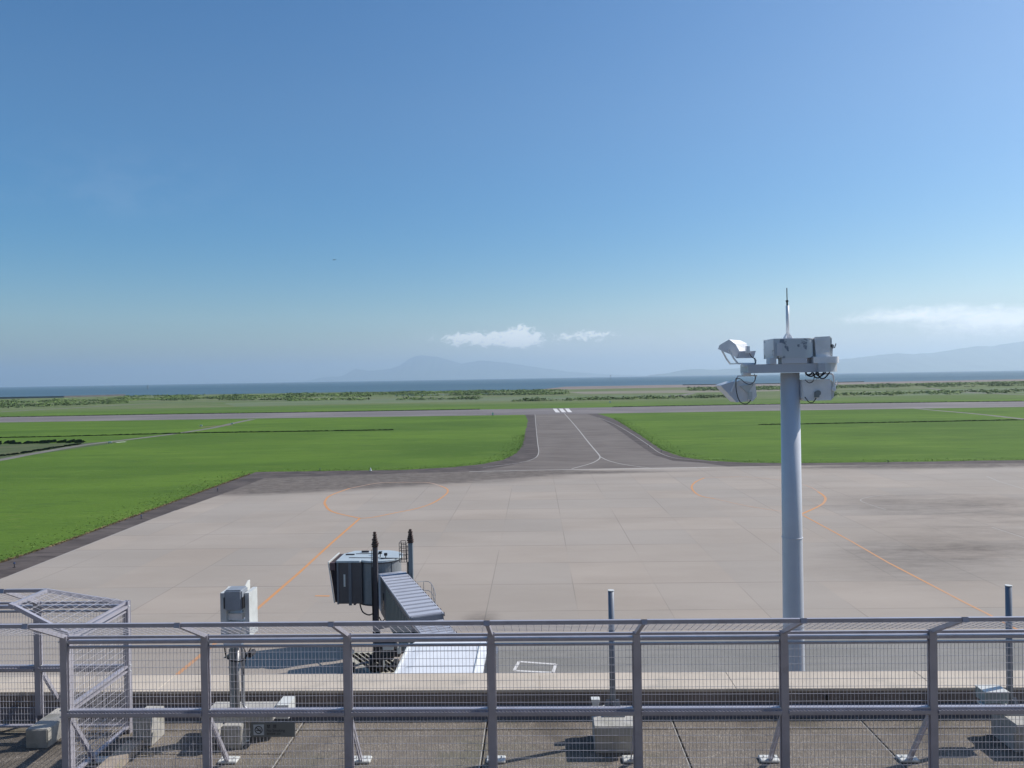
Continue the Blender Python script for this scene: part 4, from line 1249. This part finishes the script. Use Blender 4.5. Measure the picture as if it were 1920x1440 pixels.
tube(bm, curvepts([(MX(1374), MY - .33, MZ(708)), (MX(1374), MY - .34, MZ(730)), (MX(1380), MY - .34, MZ(750)), (MX(1392), MY - .34, MZ(755)), (MX(1401), MY - .32, MZ(748))], 5), .011, 6)
fobj('cable', bm, M_black, f2, True)
# upper right floodlight, seen from its side
f3 = empty('floodlight', (0, 0, 0)); f3.parent = T; f3.location = Vector((MX(1535), MY, MZ(650))) - T.location
bm = BM()
shell(bm, [(1518, 634), (1546, 633), (1545, 671), (1520, 671)], [(1524, 640), (1544, 640), (1543, 668), (1525, 668)], MY - .36, MY + .20)
for k in range(4): box(bm, MX(1522), MX(1544), MY - .375, MY - .361, MZ(641 + 7 * k + .6), MZ(641 + 7 * k))
fobj('lamp_head', bm, M_mastw, f3)
bm = BM(); shell(bm, [(1546.2, 633.5), (1549.5, 637), (1549.5, 667), (1546.2, 670.8)], [(1545, 640), (1548, 642), (1548, 664), (1545, 668)], MY - .34, MY + .18); fobj('front_glass', bm, M_pale, f3)
bm = BM(); beam(bm, (MX(1550), MY - .3, MZ(670)), (MX(1551), MY - .3, MZ(648)), .03, .02); beam(bm, (MX(1551), MY - .3, MZ(655)), (MX(1555.5), MY - .3, MZ(654)), .02, .02); beam(bm, (MX(1555.5), MY - .3, MZ(654)), (MX(1558), MY - .3, MZ(646.5)), .02, .02)
tube(bm, [(MX(1550), MY - .34, MZ(651)), (MX(1550), MY - .26, MZ(651))], .045, 10)
fobj('yoke', bm, M_galv, f3)
# lower right floodlight
f4 = empty('floodlight', (0, 0, 0)); f4.parent = T; f4.location = Vector((MX(1525), MY, MZ(730))) - T.location
bm = BM(); plate_extr(bm, [(1496, 712.5), (1545.5, 712), (1547, 722), (1547, 750.5), (1500, 751), (1496, 745)], MY - .34, .50); fobj('lamp_head', bm, M_mastw, f4)
bm = BM(); shell(bm, [(1547.2, 713), (1551.5, 718), (1553.5, 731), (1552, 745), (1547.2, 750.5)], [(1547, 716), (1550, 720), (1551, 731), (1550, 742), (1547, 747)], MY - .33, MY + .14); fobj('reflector', bm, M_pale, f4)
bm = BM()
tube(bm, curvepts([(MX(1500), MY - .36, MZ(703)), (MX(1530), MY - .36, MZ(702)), (MX(1547), MY - .36, MZ(702)), (MX(1551), MY - .36, MZ(708)), (MX(1553), MY - .36, MZ(728))], 5), .022, 8)
beam(bm, (MX(1550), MY - .36, MZ(730)), (MX(1557), MY - .36, MZ(722)), .02, .02); beam(bm, (MX(1557), MY - .36, MZ(722)), (MX(1558), MY - .36, MZ(714.5)), .02, .02)
tube(bm, [(MX(1551), MY - .4, MZ(730)), (MX(1551), MY - .3, MZ(730))], .05, 10)
fobj('yoke', bm, M_mastw, f4)
bm = BM(); tube(bm, [(MX(1522), MY - .40, MZ(737)), (MX(1522), MY - .345, MZ(737))], .065, 14); box(bm, MX(1516), MX(1524), MY - .39, MY - .345, MZ(745), MZ(735)); fobj('junction_box', bm, M_stack, f4)
bm = BM()
tube(bm, curvepts([(MX(1498), MY - .38, MZ(744)), (MX(1504), MY - .42, MZ(753)), (MX(1511), MY - .42, MZ(754)), (MX(1518), MY - .40, MZ(746))], 5), .011, 6)
tube(bm, curvepts([(MX(1498), MY - .4, MZ(712)), (MX(1505), MY - .42, MZ(718)), (MX(1513), MY - .42, MZ(714)), (MX(1515), MY - .40, MZ(702))], 5), .010, 6)
fobj('cable', bm, M_black, f4, True)
bm = BM()
for k, (a, b, c) in enumerate(((1498, 704, 1511), (1499, 706, 1520), (1512, 709, 1531), (1516, 706, 1534), (1520, 710, 1541))):
    tube(bm, curvepts([(MX(a), MY - .43 - .012 * k, MZ(698.8)), (MX(a + 2), MY - .44 - .012 * k, MZ(b - 2)), (MX((a + c) / 2), MY - .44 - .012 * k, MZ(b)), (MX(c), MY - .43 - .012 * k, MZ(699))], 5), .017, 6)
obj('cable_bundle', bm, M_black, T, True)
tag(T, 'tall pale blue grey mast with a floodlight platform on top, right of the taxiway', 'light mast')

# ================================================================== JET BRIDGE
JT = empty('jet_bridge', (*toZ(711, 1041, 6.2).xy, 0))
zr = 6.2
dc = toZ(711, 1041.5, zr); rd = 1.46
V = Vector
def ext(bm, poly, z0, z1): prism(bm, [(x, y, z0) for x, y in poly], (0, 0, z1 - z0))
# drum with vertical shutters
bm = BM()
n = 40
poly = [(dc.x + rd * math.cos(2 * math.pi * k / n), dc.y + rd * math.sin(2 * math.pi * k / n)) for k in range(n)]
ext(bm, poly, zr - 2.9, zr - .16)
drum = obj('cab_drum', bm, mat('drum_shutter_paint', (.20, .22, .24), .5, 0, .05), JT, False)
bm = BM()
for k in range(n):
    a = 2 * math.pi * k / n
    if k % 10 == 5: tube(bm, [(dc.x + (rd + .01) * math.cos(a), dc.y + (rd + .01) * math.sin(a), zr - 2.9), (dc.x + (rd + .01) * math.cos(a), dc.y + (rd + .01) * math.sin(a), zr - .17)], .018, 5)
obj('shutter_ribs', bm, M_bridge_dark, drum)
bm = BM()
for z_ in (zr - 2.98, zr - .22):
    poly2 = [(dc.x + (rd + .06) * math.cos(2 * math.pi * k / n), dc.y + (rd + .06) * math.sin(2 * math.pi * k / n)) for k in range(n)]
    ext(bm, poly2, z_, z_ + .08)
obj('drum_ring', bm, M_bridge_dark, drum)
# cab box to the left
xl = toZ(634, 1049, zr).x; xm = dc.x - .9; yf = dc.y - 1.35; yb = dc.y + 1.45
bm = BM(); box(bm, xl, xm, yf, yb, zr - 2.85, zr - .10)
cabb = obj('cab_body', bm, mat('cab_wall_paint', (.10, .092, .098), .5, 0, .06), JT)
bm = BM(); box(bm, xl + .75, xl + .95, yf - .05, yf - .001, zr - 2.95, zr - .12); box(bm, xl - .02, xl + .10, yf - .04, yf - .001, zr - 2.88, zr - .12); obj('pillar', bm, M_bridge_side, cabb)
wxx = toY(646, 1090, yf).x
bm = BM(); box(bm, wxx - .06, wxx + .06, yf - .012, yf - .001, toY(646, 1100, yf).z, toY(646, 1077, yf).z); obj('window', bm, M_pale, cabb)
bm = BM()
box(bm, dc.x - rd - .02, dc.x - rd + .12, yf + .02, yf + .3, zr - 2.95, zr - .1)
obj('door_jamb', bm, M_bridge_dark, cabb)
# canopy bellows leaning back at the foot
bm = BM()
xo = toY(616.5, 1052, yf).x; xo2 = toY(628, 1128, yf).x
for k in range(5):
    t0 = k / 5; t1 = (k + .62) / 5
    for (y0, y1, z0, z1) in ((yf + .03, yb - .03, zr - 2.75, zr - .18),):
        a0 = xl - (xl - xo) * t0; a1 = xl - (xl - xo) * t1; b0 = xl - (xl - xo2) * t0; b1 = xl - (xl - xo2) * t1
        vs = [bm.verts.new(p) for p in ((b1, y0, z0), (b0, y0, z0), (b0, y1, z0), (b1, y1, z0), (a1, y0, z1), (a0, y0, z1), (a0, y1, z1), (a1, y1, z1))]
        for f in ((0, 3, 2, 1), (4, 5, 6, 7), (0, 1, 5, 4), (1, 2, 6, 5), (2, 3, 7, 6), (3, 0, 4, 7)): bm.faces.new([vs[i] for i in f])
vs = [bm.verts.new(p) for p in ((xo2, yf + .12, zr - 2.7), (xl, yf + .12, zr - 2.7), (xl, yb - .12, zr - 2.7), (xo2, yb - .12, zr - 2.7), (xo, yf + .12, zr - .24), (xl, yf + .12, zr - .24), (xl, yb - .12, zr - .24), (xo, yb - .12, zr - .24))]
for f in ((0, 3, 2, 1), (4, 5, 6, 7), (0, 1, 5, 4), (1, 2, 6, 5), (2, 3, 7, 6), (3, 0, 4, 7)): bm.faces.new([vs[i] for i in f])
obj('canopy', bm, M_canopy, JT)
bm = BM(); beam(bm, (xo - .03, yf, zr - .15), (xo2 - .03, yf, zr - 2.78), .06, .06); beam(bm, (xo - .03, yf, zr - .13), (xo - .03, yb, zr - .13), .08, .06); obj('canopy_bumper', bm, M_pale, JT)
bm = BM(); box(bm, xo + .08, xo + .42, yf - .06, yf + .1, zr - .62, zr - .14); obj('canopy_arm_box', bm, mat('dull_red_brown', (.12, .07, .08), .6), JT)
# roofs of the cab
bm = BM()
pl = [(xl - .05, yf - .08), (dc.x - 1.0, yf - .12)] + [(dc.x + 1.6 * math.cos(a), dc.y + 1.6 * math.sin(a)) for a in [math.radians(-125 + 250 * k / 24) for k in range(25)]] + [(dc.x - 1.0, yb + .10), (xl + .5, yb + .05), (xl - .05, dc.y + .6)]
ext(bm, pl, zr - .135, zr)
bev(bm, .02)
rf = obj('cab_roof', bm, M_cab_roof, JT)
bm = BM()
for (a, b, c, d) in ((-1.9, -.6, 1.5, -.9), (-1.7, .5, .1, .55), (-.2, -1.2, -.05, 1.2), (.3, -1.0, 1.3, -.95)):
    beam(bm, (dc.x + a, dc.y + b, zr + .015), (dc.x + c, dc.y + d, zr + .015), .05, .04)
box(bm, dc.x - 1.4, dc.x - .9, dc.y + .9, dc.y + 1.0, zr + .001, zr + .12)
box(bm, xl + .2, xl + .8, dc.y + .2, dc.y + .26, zr + .001, zr + .08)
obj('roof_trim', bm, M_bridge_dark, rf)
bm = BM()
for (x_, y_) in ((.15, -.4), (-.25, .1), (.62, -.9)):
    tube(bm, [(dc.x + x_, dc.y + y_, zr), (dc.x + x_, dc.y + y_, zr + .22)], .03, 6)
    box(bm, dc.x + x_ - .10, dc.x + x_ + .10, dc.y + y_ - .08, dc.y + y_ + .08, zr + .2, zr + .36)
obj('roof_lamp', bm, M_dark, rf)
# tunnel inner section
def tunnel(name, L0, L1, R0, R1, hgt, ribs, wall_m, roof_m, under=.0):
    """L/R roof corner points (cab end -> terminal end)"""
    bm = BM()
    dn = V((0, 0, -hgt))
    vs = [bm.verts.new(p) for p in (L0 + dn, R0 + dn, R1 + dn, L1 + dn, L0, R0, R1, L1)]
    for f in ((0, 3, 2, 1), (4, 5, 6, 7), (0, 1, 5, 4), (1, 2, 6, 5), (2, 3, 7, 6), (3, 0, 4, 7)): bm.faces.new([vs[i] for i in f])
    bmesh.ops.recalc_face_normals(bm, faces=bm.faces[:])
    T = obj(name, bm, wall_m, JT)
    # standing-seam roof, corrugations across
    bm = BM()
    sd_ = (R0 - L0).normalized()
    LL = (L1 - L0).length
    for k in range(ribs):
        t0 = (k + .02) / ribs; t1 = (k + .60) / ribs
        a = L0.lerp(L1, t0) - sd_ * .05; b = R0.lerp(R1, t0) + sd_ * .05; c = R0.lerp(R1, t1) + sd_ * .05; d = L0.lerp(L1, t1) - sd_ * .05
        u_ = V((0, 0, .015)); in0 = (L1 - L0) / ribs * .04
        q = [bm.verts.new(p) for p in (a + V((0, 0, .004)), b + V((0, 0, .004)), c + V((0, 0, .004)), d + V((0, 0, .004)), a + u_ + in0, b + u_ + in0, c + u_ - in0, d + u_ - in0)]
        for f in ((4, 5, 6, 7), (0, 1, 5, 4), (1, 2, 6, 5), (2, 3, 7, 6), (3, 0, 4, 7)): bm.faces.new([q[i] for i in f])
    bmesh.ops.recalc_face_normals(bm, faces=bm.faces[:])
    obj('roof_seams', bm, roof_m, T)
    bm = BM()
    beam(bm, L0 + V((0, 0, .01)) - sd_ * .07, L1 + V((0, 0, .01)) - sd_ * .07, .05, .10); beam(bm, R0 + V((0, 0, -.03)) + sd_ * .07, R1 + V((0, 0, -.03)) + sd_ * .07, .05, .06)
    obj('eaves_rail', bm, roof_m, T)
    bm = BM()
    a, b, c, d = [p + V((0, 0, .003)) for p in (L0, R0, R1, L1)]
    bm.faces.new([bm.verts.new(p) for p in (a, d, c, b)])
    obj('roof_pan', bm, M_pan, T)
    bm = BM()
    for k in range(ribs):
        c = R0.lerp(R1, (k + .8) / ribs) + sd_ * .10
        e_ = (L1 - L0) / ribs * .18
        prism(bm, [c - e_ + V((0, 0, -.16)), c + e_ + V((0, 0, -.16)), c + V((0, 0, .02))], sd_ * .06)
    obj('seam_ends', bm, M_bridge_dark, T)
    # ribs on the side walls
    bm = BM()
    nr = int(LL / .44)
    for k in range(nr):
        t0 = (k + .5) / nr
        if name == 'tunnel_inner' and t0 < .22: continue
        for Pp, sg in ((L0.lerp(L1, t0), -1), (R0.lerp(R1, t0), 1)):
            c = Pp + sd_ * (sg * .018)
            beam(bm, c + V((0, 0, -hgt + .02)), c + V((0, 0, -.42)), .13, .035, up=(L1 - L0).normalized().cross(V((0, 0, 1))))
    obj('wall_ribs', bm, mat('wall_rib_paint', (.24, .27, .25), .5, 0, .04) if 'wall_rib_paint' not in MATS else MATS['wall_rib_paint'], T)
    return T
zA, zB = 5.70, 6.0
L0, L1 = toZ(713, 1077, zA), toZ(772, 1158, zB)
R0, R1 = toZ(758, 1072, zA), toZ(829, 1150, zB)
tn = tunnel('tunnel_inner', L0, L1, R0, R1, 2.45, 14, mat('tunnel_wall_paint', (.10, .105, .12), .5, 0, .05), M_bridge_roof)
pw = L0.lerp(L1, .12); sdv = (R0 - L0).normalized(); al = (L1 - L0).normalized()
bm = BM(); beam(bm, pw - sdv * .012 + V((0, 0, -.9)), pw - sdv * .012 + V((0, 0, -1.9)), .28, .03, up=sdv); obj('window', bm, M_glass, tn)
# wider outer section towards the terminal
dirn = (L1 - L0); dirn.z = 0; dirn.normalize()
Lb0 = L1 + sdv * .10 + V((0, 0, -.30)) - dirn * .3; Rb0 = R1 - sdv * .08 + V((0, 0, -.30)) - dirn * .3
run = 7.6
Lb1 = Lb0 + dirn * run + V((0, 0, .45)); Rb1 = Rb0 + dirn * run + V((0, 0, .45))
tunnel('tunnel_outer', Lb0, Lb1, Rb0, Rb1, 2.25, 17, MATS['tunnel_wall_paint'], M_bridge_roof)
bm = BM()
f0, f1_ = L1 + dirn * .05, R1 + dirn * .05
beam(bm, f0 + V((0, 0, -.16)), f1_ + V((0, 0, -.16)), .08, .30)
beam(bm, f0 + V((0, 0, -.0)), f0 + V((0, 0, -2.5)), .10, .10, up=dirn)
beam(bm, f1_ + V((0, 0, -.0)), f1_ + V((0, 0, -2.5)), .10, .10, up=dirn)
obj('section_frame', bm, M_bridge_side, JT)
# neck between drum and tunnel
bm = BM()
N0 = L0 - dirn * 1.1; N1 = R0 - dirn * 1.1
vs = [bm.verts.new(p) for p in (N0 + V((0, 0, -2.4)), N1 + V((0, 0, -2.4)), R0 + V((0, 0, -2.4)), L0 + V((0, 0, -2.4)), N0 + V((0, 0, -.22)), N1 + V((0, 0, -.22)), R0 + V((0, 0, -.02)), L0 + V((0, 0, -.02)))]
for f in ((0, 3, 2, 1), (4, 5, 6, 7), (0, 1, 5, 4), (1, 2, 6, 5), (2, 3, 7, 6), (3, 0, 4, 7)): bm.faces.new([vs[i] for i in f])
bmesh.ops.recalc_face_normals(bm, faces=bm.faces[:])
obj('tunnel_neck', bm, M_bridge_roof, JT)
# lift columns with jack screws
carr = BM()
cols_ = []
for (u, vt, vbx, ydep, rgt) in ((703, 997, 1026, 47.2, 0), (769.5, 992, 1018, 48.6, 1)):
    tp = toY(u, vbx, ydep); sc = toY(u - .5, vt, ydep)
    x_, y_ = tp.x, ydep
    cols_.append((x_, y_))
    bm = BM(); box(bm, x_ - .13, x_ + .15, y_ - .15, y_ + .15, .9, tp.z); bev(bm, .012)
    c_ = obj('lift_column', bm, mat('column_paint', (.16, .20, .23), .45, 0, .05) if rgt else M_bridge_dark, JT)
    bm = BM(); box(bm, x_ - .19, x_ + .20, y_ - .20, y_ + .20, .8, 2.6); box(bm, x_ - .18, x_ - .132, y_ - .2, y_ + .2, 2.6, tp.z - 1.2); bev(bm, .01); obj('sleeve', bm, M_dark, c_)
    bm = BM(); hs_ = sc.z - tp.z
    tube(bm, [(x_, y_, tp.z), (x_, y_, sc.z)], .055, 8)
    rnd = random.Random(5 + rgt)
    for k in range(7):
        zz = tp.z + hs_ * (k + .2) / 7; w_ = (.17, .19, .15, .14, .11, .12, .09)[k]
        box(bm, x_ - w_ + rnd.uniform(-.02, .02), x_ + w_ + rnd.uniform(-.02, .02), y_ - w_, y_ + w_, zz, zz + hs_ * .085)
    obj('jack_screw', bm, M_rust, c_)
    bm = BM(); tube(bm, curvepts([(x_ - .17, y_ - .2, tp.z - .1), (x_ - .20, y_ - .22, tp.z - 1.4), (x_ - .17, y_ - .2, 3)], 5), .02, 6); obj('cable', bm, M_black, c_)
(c0x, c0y), (c1x, c1y) = cols_
# axle beam, wheels
bm = BM(); beam(bm, (c0x, c0y, 1.05), (c1x, c1y, 1.05), .45, .5); beam(bm, (c0x, c0y, 2.75), (c1x, c1y, 2.75), .3, .3)
for s_ in (0, 1):
    x_, y_ = cols_[s_]
    beam(bm, (x_, y_ - .05, .72), (x_, y_ + .05, .72), .5, .3)
ax = obj('axle_beam', bm, M_dark, JT)
for (x_, y_) in cols_:
    for sg in (-1, 1):
        for tt in (-.34, .34):
            pass
    for sg in (-.30, .30):
        c = V((x_ + sg, y_, .52))
        bm = BM(); tube(bm, [c - V((.12, 0, 0)), c - V((.10, 0, 0)), c + V((.10, 0, 0)), c + V((.12, 0, 0))], .50, 24)
        wv = obj('wheel', bm, M_black, JT)
        bm = BM(); tube(bm, [c - V((.135, 0, 0)), c + V((.135, 0, 0))], .26, 16); obj('rim', bm, M_stack, wv)
# service platform, cage ladder by the right column
bm = BM()
def rail_box(bm, x0, x1, y, z0, z1, nv, nh, r=.018):
    for k in range(nv + 1):
        x_ = x0 + (x1 - x0) * k / nv; tube(bm, [(x_, y, z0), (x_, y, z1)], r, 6)
    for k in range(nh + 1):
        z_ = z0 + (z1 - z0) * k / nh; tube(bm, [(x0, y, z_), (x1, y, z_)], r, 6)
ly = 48.9
a_ = toY(749, 1054, ly); b_ = toY(766, 1018, ly)
rail_box(bm, a_.x, b_.x, ly, a_.z, b_.z, 4, 5)
rail_box(bm, a_.x, a_.x + .3, ly + .7, a_.z, b_.z, 1, 5)
for k in range(4):
    z_ = a_.z + (b_.z - a_.z) * k / 3; tube(bm, [(a_.x, ly, z_), (a_.x, ly + .7, z_)], .018, 6)
obj('ladder_cage', bm, M_dark, JT)
bm = BM()
ry = R0.lerp(R1, .42)
a_ = R0.lerp(R1, .30) + sdv * .15; 
for (p_, q_) in ((0, .9), (.55, .9)):
    tube(bm, curvepts([a_ + V((0, 0, .0 - p_)), a_ + sdv * .75 + V((0, 0, -.05 - p_)), a_ + sdv * .85 + dirn * 1.0 + V((0, 0, -.2 - p_)), a_ + sdv * .85 + dirn * 1.5 + V((0, 0, -.5 - p_))], 3), .02, 6)
for k in range(4):
    c = a_ + sdv * (.85 if k > 0 else .45) + dirn * (k * .45)
    tube(bm, [c + V((0, 0, -.05 - .1 * k)), c + V((0, 0, -1.1))], .018, 6)
obj('handrail', bm, M_galv, JT)
bm = BM(); c = a_ + sdv * .45 + dirn * .8 + V((0, 0, -2.4)); box(bm, c.x - .5, c.x + .5, c.y - .8, c.y + .8, c.z - .05, c.z); 
for k in range(12):
    q_ = c + dirn * (.8 + k * .26) + V((0, 0, -.24 * k)); box(bm, q_.x - .4, q_.x + .4, q_.y - .14, q_.y + .14, q_.z - .03, q_.z)
obj('service_stair', bm, M_galv, JT)
bm = BM()
tube(bm, curvepts([toY(675, 1133, 50.2), toY(680, 1147, 49.8), toY(692, 1153, 49), toY(703, 1148, 48)], 6), .045, 8)
tube(bm, curvepts([toY(711, 1157, 48), toY(716, 1165, 47.8), toY(722, 1160, 47.5)], 5), .035, 8)
obj('cable_loop', bm, M_black, JT, True)
# equipment hung under the cab end (lower machinery)
bm = BM()
for (u, v_, w_, h_) in ((716, 1212, .5, .25), (733, 1216, .6, .35), (745, 1222, .35, .5), (725, 1232, .8, .25), (728, 1207, .9, .10), (740, 1246, .3, .25)):
    c = toY(u, v_, 45.6); box(bm, c.x - w_ / 2, c.x + w_ / 2, 45.4, 46.2, c.z - h_ / 2, c.z + h_ / 2)
bev(bm, .02)
obj('machinery', bm, M_dark, JT)
bm = BM(); c = toY(728, 1214, 45.2); box(bm, c.x - .32, c.x + .32, 45.1, 45.35, c.z - .14, c.z + .14); c = toY(748, 1219, 45.2); box(bm, c.x - .10, c.x + .10, 45.1, 45.35, c.z - .2, c.z + .2); bev(bm, .02); obj('control_box', bm, M_pale, JT)
# tunnel support near the terminal end
bm = BM()
m_ = (Lb1 + Rb1) / 2
tube(bm, [(m_.x, m_.y + .6, 0), (m_.x, m_.y + .6, 3.6)], .45, 24)
obj('rotunda_column', bm, M_bridge_side, JT)
bm = BM(); tube(bm, [(m_.x, m_.y + .2, 3.5), (m_.x, m_.y + .2, 6.55)], 1.45, 32); obj('rotunda', bm, M_bridge_side, JT)
tag(JT, 'grey jet bridge with ribbed roof, round cab and two tall lift columns', 'jet bridge')

# fixed gangway with white roof from the building to the rotunda
zg = 7.0
g0, g1, g2, g3 = toZ(740, 1266, zg), toZ(769, 1207.5, zg), toZ(913, 1207, zg), toZ(906, 1263, zg)
gx0 = (g0.x + g1.x) / 2; gx1 = (g2.x + g3.x) / 2; gyf = (g1.y + g2.y) / 2
GT = empty('fixed_gangway', ((gx0 + gx1) / 2, 20, 0))
bm = BM(); box(bm, gx0 + .10, gx1 - .10, py1 + .03, gyf - .1, zg - 3.2, zg - .13); obj('wall', bm, M_bridge_side, GT)
bm = BM()
box(bm, gx0, gx1, py1 + .03, gyf, zg - .13, zg - .03)
mdx = .55
vs = [bm.verts.new(p) for p in ((gx0, py1 + .03, zg - .03), (gx1, py1 + .03, zg - .03), (gx1, gyf, zg - .03), (gx0, gyf, zg - .03), (gx0 + mdx, py1 + .03, zg + .03), (gx1 - .3, py1 + .03, zg + .03), (gx1 - .3, gyf + .02 - .01, zg + .03), (gx0 + mdx, gyf - .01, zg + .03))]
for f in ((4, 5, 6, 7), (0, 1, 5, 4), (1, 2, 6, 5), (2, 3, 7, 6), (3, 0, 4, 7)): bm.faces.new([vs[i] for i in f])
gr = obj('roof', bm, M_white_roof, GT)
bm = BM()
vs = [bm.verts.new(p) for p in ((gx0, gyf, zg - .03), (gx1, gyf, zg - .03), (gx1 - .3, gyf + 1.1, zg - .02), (gx0 + .6, gyf + 1.1, zg - .02), (gx0, gyf, zg - 3), (gx1, gyf, zg - 3), (gx1 - .3, gyf + 1.1, zg - 3), (gx0 + .6, gyf + 1.1, zg - 3))]
for f in ((0, 1, 2, 3), (0, 3, 7, 4), (3, 2, 6, 7), (2, 1, 5, 6)): bm.faces.new([vs[i] for i in f])
bmesh.ops.recalc_face_normals(bm, faces=bm.faces[:])
obj('end_bay', bm, M_white_roof, GT)
bm = BM(); beam(bm, (gx0 - .02, py1 + .1, zg + .01), (gx0 - .02, gyf, zg + .01), .05, .08); beam(bm, (gx1 - .3, py1 + .1, zg + .05), (gx1 - .3, gyf, zg + .05), .04, .06); obj('gutter', bm, M_pale, GT)
bm = BM()
for k in range(9):
    y_ = gyf - .9 - k * 1.7
    if y_ > py1 + 1: box(bm, gx0 + .3, gx1 - .32, y_, y_ + .03, zg + .031, zg + .042)
obj('roof_joint', bm, mat('roof_joint_grey', (.52, .55, .58), .6), GT)
for (x_, y_) in ((gx0 + .5, gyf - 2), (gx1 - .5, gyf - 2), (gx0 + .5, gyf - 9), (gx1 - .5, gyf - 9)):
    bm = BM(); box(bm, x_ - .18, x_ + .18, y_ - .18, y_ + .18, 0, zg - 3.2); obj('column', bm, M_bridge_side, GT)
tag(GT, 'white flat roofed boarding corridor running from the building to the jet bridge', 'gangway')

# ground gear beside the bridge wheels
p = toZ(655, 1255, 0)
T = empty('tow_bar', (p.x, p.y, .02))
bm = BM(); tube(bm, curvepts([V((*G(650, 1262), .25)), V((*G(668, 1257), .3)), V((*G(680, 1253), .3)), V((*G(702, 1250), .3))], 5), .07, 8); obj('bar', bm, M_galv, T, True)
bm = BM(); c = V((*G(662, 1260), .3)); tube(bm, [c - V((.1, 0, 0)), c + V((.1, 0, 0))], .28, 16); obj('wheel', bm, M_black, T)
tag(T, 'grey tow bar with small wheel lying by the pale hatched patch', 'tow bar')

# ================================================================== HAZE
bm = BM(); box(bm, -70000, 70000, -1500, 62000, -2.2, 1330)
hz = bpy.data.objects.new('haze', bpy.data.meshes.new('haze')); bm.to_mesh(hz.data); bm.free(); COL.objects.link(hz)
hm = bpy.data.materials.new('haze_air'); hm.use_nodes = True
nt = hm.node_tree; nt.nodes.clear()
o_ = nt.nodes.new('ShaderNodeOutputMaterial'); pv = nt.nodes.new('ShaderNodeVolumePrincipled')
pv.inputs['Color'].default_value = (.73, .88, 1.0, 1)
pv.inputs['Density'].default_value = 5.0e-5
pv.inputs['Anisotropy'].default_value = 0.42
nt.links.new(pv.outputs[0], o_.inputs['Volume'])
hz.data.materials.append(hm)
tag(hz, kind='stuff')
print('objects', len(bpy.data.objects))
